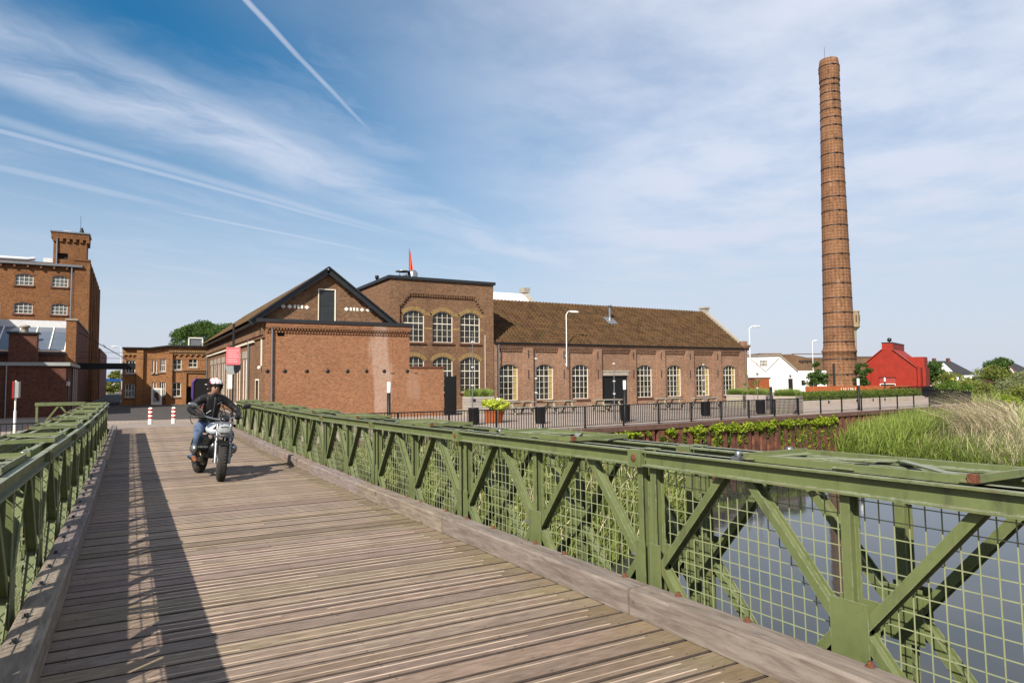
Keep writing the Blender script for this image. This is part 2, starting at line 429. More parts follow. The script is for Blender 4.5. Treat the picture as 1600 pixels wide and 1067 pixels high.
m, gg, b = newmat('flag_stripes')
pz = gg.n('SeparateXYZ', i0=gg.n('TexCoord').outputs['Object']).outputs[2]
setin(gg, b, Base_Color=gg.mix(gg.ramp(pz, -.46, -.40, 1, 0), (.62, .085, .035), (.8, .8, .8)), Roughness=.8)


# ------------------------------------------------------------------ mesh builder
def V(*a):
    return Vector(a)


class MB:
    def __init__(s):
        s.v, s.f, s.m, s.sm, s.cur = [], [], [], [], 0

    def add(s, vs, fs, smooth=False):
        o = len(s.v)
        s.v += [tuple(p) for p in vs]
        for f in fs:
            s.f.append(tuple(i + o for i in f))
            s.m.append(s.cur)
            s.sm.append(smooth)
        return s

    def hex(s, p):
        return s.add(p, [(0, 3, 2, 1), (4, 5, 6, 7), (0, 1, 5, 4), (1, 2, 6, 5), (2, 3, 7, 6), (3, 0, 4, 7)])

    def box(s, x0, x1, y0, y1, z0, z1):
        return s.hex([(x0, y0, z0), (x1, y0, z0), (x1, y1, z0), (x0, y1, z0), (x0, y0, z1), (x1, y0, z1), (x1, y1, z1), (x0, y1, z1)])

    def bar(s, p, q, w, h, up=(0, 0, 1)):
        p, q = Vector(p), Vector(q)
        d = (q - p).normalized()
        a = d.cross(Vector(up))
        if a.length < 1e-4:
            a = d.cross(Vector((0, 1, 0)))
        a.normalize()
        b_ = a.cross(d)
        a, b_ = a * w / 2, b_ * h / 2
        return s.hex([p - a - b_, p + a - b_, q + a - b_, q - a - b_, p - a + b_, p + a + b_, q + a + b_, q - a + b_])

    def tube(s, pts, r, n=8, smooth=True, cap=True):
        pts = [Vector(p) for p in pts]
        rs = r if isinstance(r, (list, tuple)) else [r] * len(pts)
        vs, fs = [], []
        a = None
        for i, p in enumerate(pts):
            d = (pts[min(i + 1, len(pts) - 1)] - pts[max(i - 1, 0)]).normalized()
            if a is None:
                a = d.cross(Vector((0, 0, 1)))
                if a.length < 1e-3:
                    a = d.cross(Vector((1, 0, 0)))
            else:
                a = a - d * a.dot(d)
            a.normalize()
            b_ = d.cross(a)
            for k in range(n):
                t = 2 * math.pi * k / n
                vs.append(p + (a * math.cos(t) + b_ * math.sin(t)) * rs[i])
        for i in range(len(pts) - 1):
            for k in range(n):
                k2 = (k + 1) % n
                fs.append((i * n + k, i * n + k2, (i + 1) * n + k2, (i + 1) * n + k))
        s.add(vs, fs, smooth)
        if cap:
            s.add(vs[:n], [tuple(range(n))[::-1]])
            s.add(vs[-n:], [tuple(range(n))])
        return s

    def lathe(s, prof, n=24, c=(0, 0, 0), M=None, smooth=True, a0=0.0, a1=2 * math.pi):
        c = Vector(c)
        vs, fs = [], []
        full = abs(a1 - a0 - 2 * math.pi) < 1e-6
        m_ = n if full else n + 1
        for r, z in prof:
            for k in range(m_):
                t = a0 + (a1 - a0) * k / n
                p = Vector((r * math.cos(t), r * math.sin(t), z))
                vs.append(c + (M @ p if M else p))
        for i in range(len(prof) - 1):
            for k in range(n):
                k2 = (k + 1) % m_
                fs.append((i * m_ + k, i * m_ + k2, (i + 1) * m_ + k2, (i + 1) * m_ + k))
        return s.add(vs, fs, smooth)

    def ball(s, c, r, n=12, M=None):
        rx, ry, rz = r if isinstance(r, (tuple, list)) else (r, r, r)
        c = Vector(c)
        vs, fs = [], []
        k_ = n // 2
        for i in range(k_ + 1):
            ph = math.pi * i / k_ - math.pi / 2
            for k in range(n):
                t = 2 * math.pi * k / n
                p = Vector((rx * math.cos(ph) * math.cos(t), ry * math.cos(ph) * math.sin(t), rz * math.sin(ph)))
                vs.append(c + (M @ p if M else p))
        for i in range(k_):
            for k in range(n):
                k2 = (k + 1) % n
                fs.append((i * n + k, i * n + k2, (i + 1) * n + k2, (i + 1) * n + k))
        return s.add(vs, fs, True)

    def prism(s, poly, fn, d0, d1):
        """poly of 2D points, fn(s, z, d) -> 3D"""
        n = len(poly)
        a = [fn(p[0], p[1], d0) for p in poly]
        b_ = [fn(p[0], p[1], d1) for p in poly]
        return s.add(a + b_, [tuple(range(n)), tuple(range(2 * n - 1, n - 1, -1))] + [(i, i + n, (i + 1) % n + n, (i + 1) % n) for i in range(n)])

    def mesh(s, name, mats):
        me = bpy.data.meshes.new(name)
        me.from_pydata(s.v, [], s.f)
        mats = mats if isinstance(mats, (list, tuple)) else [mats]
        for x in mats:
            me.materials.append(MATS[x])
        me.polygons.foreach_set('material_index', s.m)
        me.polygons.foreach_set('use_smooth', s.sm)
        boxuv(me)
        me.update()
        return me

    def build(s, name, mats, parent=None, local=False, stuff=False):
        return place(s.mesh(name, mats), name, parent, local, stuff)


def boxuv(me):
    nl = len(me.loops)
    if nl == 0:
        return
    vi = np.empty(nl, np.int32)
    me.loops.foreach_get('vertex_index', vi)
    co = np.empty(len(me.vertices) * 3)
    me.vertices.foreach_get('co', co)
    co = co.reshape(-1, 3)[vi]
    npoly = len(me.polygons)
    nn = np.empty(npoly * 3)
    me.polygons.foreach_get('normal', nn)
    tot = np.empty(npoly, np.int32)
    me.polygons.foreach_get('loop_total', tot)
    nn = np.abs(np.repeat(nn.reshape(-1, 3), tot, 0))
    uv = np.where((nn[:, 2] > .75)[:, None], co[:, :2], np.where((nn[:, 0] > nn[:, 1])[:, None], co[:, 1:3], co[:, [0, 2]]))
    l = me.uv_layers.new(name='UVMap')
    l.data.foreach_set('uv', uv.ravel())


def wloc(o):
    p = Vector((0, 0, 0))
    while o is not None:
        p += o.location
        o = o.parent
    return p


def place(me, name, parent=None, local=False, stuff=False, loc=None, rot=None):
    o = bpy.data.objects.new(name, me)
    COL.objects.link(o)
    if parent is not None:
        o.parent = parent
        if not local:
            o.location = -wloc(parent)
    if loc is not None:
        o.location = loc
    if rot is not None:
        o.rotation_euler = rot
    if stuff:
        o['kind'] = 'stuff'
    return o


def T(name, label, cat, loc=(0, 0, 0), group=None, rotz=0.0):
    o = bpy.data.objects.new(name, None)
    o.empty_display_size = .2
    COL.objects.link(o)
    o.location = loc
    o.rotation_euler = (0, 0, rotz)
    o['label'] = label
    o['category'] = cat
    if group:
        o['group'] = group
    return o


def tag(o, label, cat, group=None):
    o['label'] = label
    o['category'] = cat
    if group:
        o['group'] = group
    return o


def struct(o):
    o['kind'] = 'structure'
    return o


def nmesh(name, verts, faces, mats, smooth=False, uv=None):
    """fast mesh from numpy arrays; faces (n,4) or (n,3)"""
    me = bpy.data.meshes.new(name)
    verts = np.asarray(verts, np.float32)
    faces = np.asarray(faces, np.int32)
    k = faces.shape[1]
    me.vertices.add(len(verts))
    me.vertices.foreach_set('co', verts.ravel())
    me.loops.add(faces.size)
    me.loops.foreach_set('vertex_index', faces.ravel())
    me.polygons.add(len(faces))
    me.polygons.foreach_set('loop_start', np.arange(0, faces.size, k, dtype=np.int32))
    if smooth:
        me.polygons.foreach_set('use_smooth', np.ones(len(faces), bool))
    for x in (mats if isinstance(mats, (list, tuple)) else [mats]):
        me.materials.append(MATS[x])
    me.update(calc_edges=True)
    if uv is not None:
        l = me.uv_layers.new(name='UVMap')
        l.data.foreach_set('uv', np.asarray(uv, np.float32)[faces.ravel()].ravel())
    return me

# ------------------------------------------------------------------ ground, quay, water
GZ = -.5
WZ = -2.6


def qy_(x):
    return 22.4 + .115 * max(0.0, x - 12)


# paved ground of the far bank: one sheet from the quay edge to the horizon
mb = MB()
edge = [(-900, 22.4), (-40, 22.4), (4, 22.4), (12, 22.4), (34, qy_(34)), (54, qy_(54)), (62, 31), (72, 36)]
far = [(-900, 3000), (-300, 3000), (-40, 3000), (12, 3000), (120, 3000), (300, 3000), (600, 3000), (1200, 3000)]
vs_ = [(x, y, GZ) for x, y in edge] + [(x, y, GZ) for x, y in far]
n_ = len(edge)
mb.add(vs_, [(i, i + 1, i + 1 + n_, i + n_) for i in range(n_ - 1)])
struct(mb.build('ground', 'paving'))
mb = MB()
mb.add([(72, 36, GZ - .02), (62, 31, GZ - .02), (62, 20, GZ - .3), (60, 0, GZ - .3), (60, -400, GZ - .3), (3000, -400, GZ - .3), (3000, 3000, GZ - .02), (1200, 3000, GZ - .02)],
       [(0, 1, 2, 3), (0, 3, 4, 5), (0, 5, 6, 7)])
struct(mb.build('meadow', 'earth'))
mb = MB()
mb.add([(-900, -900, WZ), (900, -900, WZ), (900, 60, WZ), (-900, 60, WZ)], [(0, 1, 2, 3)])
struct(mb.build('river', 'water'))
# street: ramp from the bridge end down to the level of the square, then asphalt between the buildings, coloured dark to carry their shadow
mb = MB()
mb.add([(-1.4, 29.0, -.175), (3.9, 29.0, -.175), (4.6, 37, GZ + .008), (-2.6, 37, GZ + .008), (4.6, 37, GZ + .008), (5.5, 44, GZ + .008), (5.5, 67, GZ + .008), (-3.3, 67, GZ + .008), (-3.2, 44, GZ + .008),
        (-3.3, 140, GZ + .008), (-.9, 140, GZ + .008), (-.9, 67, GZ + .008)],
       [(0, 1, 2, 3)])
mb.add([(-1.4, 29, -.175), (-2.6, 37, GZ + .008), (-1.4, 29, -.9), (3.9, 29, -.175), (4.6, 37, GZ + .008), (3.9, 29, -.9)], [(0, 1, 2), (3, 5, 4)])
struct(mb.build('approach', 'asphalt'))
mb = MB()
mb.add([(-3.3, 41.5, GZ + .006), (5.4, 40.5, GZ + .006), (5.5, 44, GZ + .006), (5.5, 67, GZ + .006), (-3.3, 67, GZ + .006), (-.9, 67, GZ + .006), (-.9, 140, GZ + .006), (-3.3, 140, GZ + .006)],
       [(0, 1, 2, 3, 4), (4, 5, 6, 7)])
struct(mb.build('street', 'shaded_road'))

# steel sheet piling along the quay with its rusty capping beam
spile = T('sheet_pile_wall', 'rusty corrugated steel sheet pile quay wall with ivy hanging over it', 'quay wall', (20, qy_(20), WZ))
per, dep = .62, .24
nx = int((62 - 3.9) / per)
vs_, fs_ = [], []
for i in range(nx):
    for fx, fy in ((0, 0), (.12, -dep), (.5, -dep), (.62, 0)):
        x = 3.9 + (i + fx / .62) * per
        y = qy_(x) - .06 + fy + .0
        vs_ += [(x, y, WZ - .6), (x, y, GZ - .16)]
for k in range(len(vs_) // 2 - 1):
    fs_.append((2 * k, 2 * k + 2, 2 * k + 3, 2 * k + 1))
MB().add(vs_, fs_).build('pile_sheet', 'pile_rust', spile)
mb = MB()
pts = [(3.9, 22.4), (12, 22.4), (34, qy_(34)), (54, qy_(54)), (60, qy_(60))]
for a, b_ in zip(pts[:-1], pts[1:]):
    mb.bar((a[0], a[1] - .17, GZ - .07), (b_[0] + .02, b_[1] - .17, GZ - .07), .36, .2)
mb.build('capping_beam', 'cap_rust', spile)
mb = MB()                                                # plain concrete quay front left of and under the bridge
mb.box(-60, 3.9, 22.3, 22.45, WZ - .6, GZ - .012)
struct(mb.build('quay_front', 'concrete'))

# sloping river bank where reeds grow: near the bridge and on the right
def bank(name, fn, x0, x1, y0, y1, nx, ny):
    xs, ys = np.meshgrid(np.linspace(x0, x1, nx), np.linspace(y0, y1, ny))
    zs = np.vectorize(fn)(xs, ys)
    v_ = np.stack([xs, ys, zs], -1).reshape(-1, 3)
    i = np.arange(nx * ny).reshape(ny, nx)
    f_ = np.stack([i[:-1, :-1], i[:-1, 1:], i[1:, 1:], i[1:, :-1]], -1).reshape(-1, 4)
    return struct(place(nmesh(name, v_, f_, 'earth', True), name))


def redge(y):            # water line of the right hand bank
    return float(np.interp(y, [-60, -10, 0, 8, 14.5, 16, 18.5, 21.8, 24.9, 27], [28, 30, 30.5, 31, 32.2, 33.4, 35.1, 35.2, 33.8, 31]))


def rbank(x, y):
    d = x - redge(y)
    if y > qy_(x) - .35 and x < 61:
        return WZ - .3
    return WZ - .25 + .5 * max(0, min(1, d / 1.5)) + 1.0 * max(0, min(1, (d - 1) / 16)) - (.8 if d < -.5 else 0)


bank('river_bank', rbank, 27, 62, -60, 31.5, 60, 120)


def lbank(x, y):
    e = np.interp(x, [-40, 4, 8, 11.5, 14, 17, 20], [13, 12.2, 12.0, 12.8, 14.6, 17.5, 22.5])
    d = y - e
    return WZ - .2 + .35 * max(0, min(1, d / 1.2)) + 1.1 * max(0, min(1, (d - .8) / 6)) - (.6 if d < -.4 else 0)


bank('bridge_bank', lbank, -40, 20, 10, 22.29, 80, 30)

# ------------------------------------------------------------------ the bridge
ZB_Y = [-8, .7, 3.75, 6.8, 9.85, 12.9, 15.95, 19.0, 25.1, 29.0]
ZB_Z = [.19, .06, .01, -.045, -.095, -.140, -.155, -.16, -.165, -.17]


def zb(y):
    return float(np.interp(y, ZB_Y, ZB_Z))


bridge = T('bridge', 'green painted steel panel bridge with timber deck crossing the river', 'bridge', (1.24, 11, -.1))
BL = bridge.location.copy()


def bpart(me, name, parent=None, loc=(0, 0, 0), rot=None):
    p = parent if parent is not None else bridge
    o = bpy.data.objects.new(name, me)
    COL.objects.link(o)
    o.parent = p
    o.location = Vector(loc) - (BL if p is bridge else Vector((0, 0, 0)))
    if rot:
        o.rotation_euler = rot
    return o


# deck planks, each with two pale anti slip strips
PIT = .1955
meshes = []
for k in range(6):
    mb = MB()
    w = PIT - random.uniform(.017, .024)
    x0, x1 = -.57 + random.uniform(-.02, .01), 3.07 + random.uniform(-.01, .02)
    c_ = .007
    prof = [(-w / 2, -.05), (w / 2, -.05), (w / 2, -c_), (w / 2 - c_, 0), (-w / 2 + c_, 0), (-w / 2, -c_)]
    n6 = len(prof)
    vv = [(x0, y, z) for y, z in prof] + [(x1, y, z) for y, z in prof]
    sides = [(i, (i + 1) % n6, (i + 1) % n6 + n6, i + n6) for i in range(n6)]
    mb.v = vv
    mb.f = [sides[3], tuple(range(n6)), tuple(range(2 * n6 - 1, n6 - 1, -1)), sides[0], sides[1], sides[2], sides[4], sides[5]]
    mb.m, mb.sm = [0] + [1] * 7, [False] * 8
    mb.cur = 1
    for jx in (-.28, .47, 1.22, 1.97, 2.72):             # countersunk screws over the stringers
        for jy in (-.062, .064):
            a_, b2_ = jx + random.uniform(-.012, .012), jy + random.uniform(-.006, .006)
            mb.add([(a_ + .0065 * math.cos(t), b2_ + .0065 * math.sin(t), .0006) for t in (0, 1.05, 2.09, 3.14, 4.19, 5.24)], [(0, 1, 2, 3, 4, 5)])
    meshes.append(mb.mesh('plank', ['deck_wood', 'deck_side']))
smesh = []
for k in range(6):
    mb = MB()
    for yy in (-.043, .05):
        a, b_ = .05 + random.uniform(0, .25), 2.66 + random.uniform(-.06, .06)
        if random.random() < .15:
            cut = random.uniform(.4, 2.2)
            mb.box(a, cut, yy - .0048, yy + .0048, -.001, .0016)
            if random.random() < .5:
                mb.box(cut + random.uniform(.1, .4), b_, yy - .0048, yy + .0048, -.001, .0016)
        else:
            mb.box(a, b_, yy - .0048, yy + .0048, -.001, .0016)
    smesh.append(mb.mesh('anti_slip_strip', 'strip'))
y = -2.3
i = 0
while y < 29.0:
    o = bpart(meshes[random.randrange(6)], 'plank', None, (0, y, zb(y) + random.uniform(-.003, .003)), (random.uniform(-.012, .012), 0, 0))
    if random.random() < .86:
        bpart(smesh[random.randrange(6)], 'anti_slip_strip', o)
    y += PIT
    i += 1
# stringers under the deck
for x in (-.3, .45, 1.24, 2.0, 2.8):
    mb = MB()
    for a, b_ in zip([-2.4] + ZB_Y[1:-1], ZB_Y[1:]):
        mb.bar((x, a, zb(a) - .14), (x, b_, zb(b_) - .14), .08, .16)
    o = mb.build('stringer', 'bridge_paint', bridge)
# kerb timbers with rusty bolts
kb = MB()
for sx0, sx1 in ((0, .19),):
    L = 3.035
    c_ = .014
    prof = [(0, 0), (.19, 0), (.19, .155), (.19 - c_, .165), (c_, .165), (0, .165 - c_)]
    n6 = len(prof)
    ny = 6
    for j in range(ny):
        pass
    kb.add([(x, 0, z) for x, z in prof] + [(x, L, z) for x, z in prof],
           [tuple(range(n6))[::-1], tuple(range(n6, 2 * n6))] + [(i, i + n6, (i + 1) % n6 + n6, (i + 1) % n6) for i in range(n6)])
kmesh = kb.mesh('kerb_timber', 'kerb_wood')
bb = MB().lathe([(0, .0), (.024, 0), (.024, .005), (.013, .006), (.013, .024), (0, .025)], 8)
bmesh_ = bb.mesh('bolt', 'rust')
bmesh2 = bb.mesh('bolt', 'metal_dark')
JY = [-2.35 + 3.05 * k for k in range(10)]             # panel joints
for k in range(10):
    y0 = JY[k] - .15
    y1 = y0 + 3.04
    tilt = math.atan2(zb(y1) - zb(y0), 3.04)
    for X0 in (2.86, -.57):
        o = bpart(kmesh, 'kerb_timber', None, (X0 + random.uniform(-.006, .006), y0, zb(y0) + .004), (tilt, 0, random.uniform(-.002, .002)))
        for f in (.25, .95, 1.45, 2.2, 2.8):
            bpart(bmesh_ if X0 > 0 else bmesh2, 'bolt', o, (.165 if X0 > 0 else .06, f + random.uniform(-.05, .05), .164))

# truss panels: channels, posts, braces, gussets and pins
CT, CB, MID = .98, -.47, .255


def channel(mb, z, side):
    x0 = .042 * side
    x1 = .088 * side
    lo, hi = (min(x0, x1), max(x0, x1))
    wx = (x0, x0 + .008 * side)
    mb.box(min(wx), max(wx), .012, 3.038, z - .052, z + .052)
    mb.box(lo, hi, .012, 3.038, z + .042, z + .053)
    mb.box(lo, hi, .012, 3.038, z - .053, z - .042)


mb = MB()
for z in (CT, CB):
    for sd_ in (-1, 1):
        channel(mb, z, sd_)
for sd_ in (-1, 1):
    for z in (CT, CB):
        mb.box(min(.05 * sd_, .098 * sd_), max(.05 * sd_, .098 * sd_), -.005, .125, z - .06, z + .06)
pm = mb.mesh('truss_panel', 'bridge_paint')
mb = MB()
for sd_ in (-1, 1):
    mb.lathe([(0, 0), (.026, 0), (.028, -.004), (.028, -.02)], 14, (.103 * sd_, .062, CT), Matrix.Rotation(R(90 * sd_), 3, 'Y'))
pinm = mb.mesh('pin', 'rust')


def ibeam(L, w=.046, d=.074, name='vertical_post'):
    mb = MB()
    for sd_ in (-1, 1):
        xs_ = sorted((sd_ * d / 2, sd_ * (d / 2 - .007)))
        mb.box(xs_[0], xs_[1], -w / 2, w / 2, 0, L)
    mb.box(-d / 2 + .007, d / 2 - .007, -.0035, .0035, 0, L)
    return mb.mesh(name, 'bridge_paint')


vm = ibeam(CT - CB - .10, .052, .078)
dl = math.hypot(.60, .70)
dm = ibeam(dl, .05, .072, 'diagonal_brace')
mb = MB()
for sd_ in (-1, 1):
    mb.box(min(.041 * sd_, .047 * sd_), max(.041 * sd_, .047 * sd_), -.105, .105, -.145, .145)
gm = mb.mesh('gusset_plate', 'bridge_paint')
mb = MB()
for sd_ in (-1, 1):
    mb.box(min(.041 * sd_, .047 * sd_), max(.041 * sd_, .047 * sd_), -.042, .062, -.145, .145)
gm2 = mb.mesh('gusset_plate', 'bridge_paint')
# welded wire screen
mb = MB()
zz = -.36
while zz < .93:
    mb.box(-.0024, .0024, .10, 2.95, zz - .0024, zz + .0024)
    zz += .083
yy = .11
while yy < 2.95:
    mb.box(-.0072, -.0024, yy - .0024, yy + .0024, -.38, .935)
    yy += .0762
wm = mb.mesh('mesh_screen', 'wire_paint')
mb = MB()
mb.box(-.02, .02, -.03, .03, -.008, .008).box(-.005, .005, -.008, .008, -.03, .03)
clipm = mb.mesh('mesh_clip', 'zinc')
# bracing frame lying over the two trusses of a side
mb = MB()
for x in (0, .457):
    mb.box(x - .03, x + .03, -.61, .61, .0, .010)
    xo = (x + .022, x + .03) if x > 0 else (x - .03, x - .022)
    mb.box(xo[0], xo[1], -.61, .61, .010, .040)
for y in (-.60, .60):
    mb.box(-.05, .507, y - .035, y + .035, .011, .019)
    mb.box(-.05, .507, y + (.027 if y > 0 else -.035), y + (.035 if y > 0 else -.027), .019, .046)
for a, b_ in (((0, -.57), (.457, 0)), ((.457, 0), (0, .57))):
    mb.bar((a[0], a[1], .024), (b_[0], b_[1], .024), .045, .008)
mb.box(-.04, .04, -.06, .06, .0105, .0165)
fm = mb.mesh('bracing_frame', 'bridge_paint')
mb = MB()
mb.box(-.052, -.02, -.638, -.600, .012, .050)
mb.lathe([(0, .042), (.014, .042), (.014, .0195), (0, .0195)], 6, (.0, -.60, 0))
fb = mb.mesh('bolt', 'rust')
mb = MB()
mb.box(-.03, .03, -.03, .03, 0, .018).lathe([(0, .05), (.022, .05), (.022, .018), (0, .018)], 6)
nutm = mb.mesh('clamp_nut', 'zinc')
mb = MB()
mb.box(-1.42, 3.98, -.055, .055, -.015, 0).box(-1.42, 3.98, -.055, .055, -.25, -.235).box(-1.42, 3.98, -.006, .006, -.235, -.015)
trm = mb.mesh('transom', 'bridge_paint')

XT = {'right': (3.21, 3.667), 'left': (-.66, -1.117)}
for k in range(9):
    y0, y1 = JY[k], JY[k + 1]
    z0, z1 = zb(y0), zb(y1)
    tilt = math.atan2(z1 - z0, 3.05)
    for side in ('right', 'left'):
        sg = 1 if side == 'right' else -1
        for ti, X in enumerate(XT[side]):
            p = bpart(pm, 'truss_panel', None, (X, y0, z0), (tilt, 0, 0))
            p['label'] = f"green steel truss panel, {'inner' if ti == 0 else 'outer'} truss on the {side} side of the deck"
            bpart(pinm, 'pin', p)
            for yy in (.068, 1.525, 2.982):
                bpart(vm, 'vertical_post', p, (0, yy, CB + .05))
                bpart(gm if yy == 1.525 else gm2, 'gusset_plate', p, (0, yy, MID), (0, 0, math.pi if yy > 2 else 0))
            for ya, s1 in ((.12, 1), (1.47, -1), (1.58, 1), (2.93, -1)):
                a = math.atan2(.60, .70)
                bpart(dm, 'diagonal_brace', p, (0, ya, MID), (-a * s1, 0, 0))
                bpart(dm, 'diagonal_brace', p, (0, ya, MID), (math.pi + a * s1, 0, 0))
            if ti == 0:
                bpart(wm, 'mesh_screen', p, (.062 * sg, 0, 0))
                bpart(clipm, 'mesh_clip', p, (-.02 * sg, .145, .29), (0.2, 0, .5))
                if k % 2 == 0:
                    bpart(clipm, 'mesh_clip', p, (-.02 * sg, 1.66, .28), (0.2, 0, .5))
        fx = XT[side][0] if sg > 0 else XT[side][1]
        ym = (y0 + y1) / 2 + random.uniform(-.02, .02)
        if True:
            fr = bpart(fm, 'bracing_frame', None, (fx, ym, zb(ym) + CT + .056), (tilt, 0, 0))
            bpart(fb, 'bolt', fr)
            bpart(nutm, 'clamp_nut', fr, (.0, .72, -.002))
            bpart(nutm, 'clamp_nut', fr, (.457, .72, -.002))
        rk = MB()
        xi, xo = XT[side][0] + .05 * sg, XT[side][1] + .34 * sg
        rk.bar((xi, y0 + .16, z0 + .86), (xo, y0 + .20, z0 - .42), .012, .07, (0, 1, 0))
        rk.bar((xi, y0 + .196, z0 + .86), (xo, y0 + .236, z0 - .42), .07, .012, (0, 1, 0))
        rk.build('raker', 'bridge_paint', bridge)
    for yy in (.26, 1.78):
        bpart(trm, 'transom', None, (0, y0 + yy, zb(y0 + yy) - .22))
# mats and labels
# short side rail at the far left end of the bridge
sr = T('side_rail', 'short green lattice rail turning off the far left end of the bridge', 'railing', (-1.8, 25.5, -.4))
mb = MB()
mb.bar((-2.55, 25.45, .86), (-1.25, 25.45, .86), .10, .10)
mb.build('top_bar', 'bridge_paint', sr)
for x in (-2.5, -1.3):
    MB().bar((x, 25.45, -.5), (x, 25.45, .81), .06, .06).build('post', 'bridge_paint', sr)
for a, b_ in (((-2.46, .05), (-1.95, .80)), ((-1.9, .80), (-1.36, .05))):
    MB().bar((a[0], 25.45, a[1]), (b_[0], 25.45, b_[1]), .05, .05, (0, 1, 0)).build('diagonal_brace', 'bridge_paint', sr)

# ------------------------------------------------------------------ walls, windows, roofs
class Face:
    """a vertical wall plane: origin O, horizontal direction u, outward normal n"""
    def __init__(s, O, u, n):
        s.O, s.u, s.n = Vector(O), Vector(u), Vector(n)

    def P(s, a, z, d=0.0):
        p = s.O + s.u * a + s.n * d
        return Vector((p.x, p.y, z))

    def box(s, mb, a0, a1, z0, z1, d0, d1):
        P = s.P
        mb.hex([P(a0, z0, d1), P(a1, z0, d1), P(a1, z0, d0), P(a0, z0, d0), P(a0, z1, d1), P(a1, z1, d1), P(a1, z1, d0), P(a0, z1, d0)])

    def wall(s, mb, a0, a1, z0, z1, ops=(), reveal=.14, d=0.0):
        S = sorted({a0, a1, *[o[0] for o in ops], *[o[1] for o in ops]})
        Z = sorted({z0, z1, *[o[2] for o in ops], *[o[3] for o in ops]})
        for i in range(len(S) - 1):
            for j in range(len(Z) - 1):
                ca, cz = (S[i] + S[i + 1]) / 2, (Z[j] + Z[j + 1]) / 2
                if any(o[0] < ca < o[1] and o[2] < cz < o[3] for o in ops):
                    continue
                mb.add([s.P(S[i], Z[j], d), s.P(S[i + 1], Z[j], d), s.P(S[i + 1], Z[j + 1], d), s.P(S[i], Z[j + 1], d)], [(0, 1, 2, 3)])
        for o in ops:
            arc = arcpts(*o)
            top = o[3]
            if o[4] > 0:
                for p, q_ in zip(arc[:-1], arc[1:]):
                    mb.add([s.P(p[0], p[1], d), s.P(q_[0], q_[1], d), s.P(q_[0], top, d), s.P(p[0], top, d)], [(0, 1, 2, 3)])
            ring = [(o[0], o[2])] + arc + [(o[1], o[2])]
            for p, q_ in zip(ring, ring[1:] + ring[:1]):
                mb.add([s.P(p[0], p[1], d), s.P(q_[0], q_[1], d), s.P(q_[0], q_[1], d - reveal), s.P(p[0], p[1], d - reveal)], [(0, 1, 2, 3)])


def arcpts(a0, a1, z0, z1, rise, n=10):
    if rise <= 0:
        return [(a0, z1), (a1, z1)]
    w = (a1 - a0) / 2
    r = (w * w + rise * rise) / (2 * rise)
    cz = z1 - r
    t0 = math.asin(min(1, w / r))
    return [((a0 + a1) / 2 + r * math.sin(-t0 + 2 * t0 * i / n), cz + r * math.cos(-t0 + 2 * t0 * i / n)) for i in range(n + 1)]


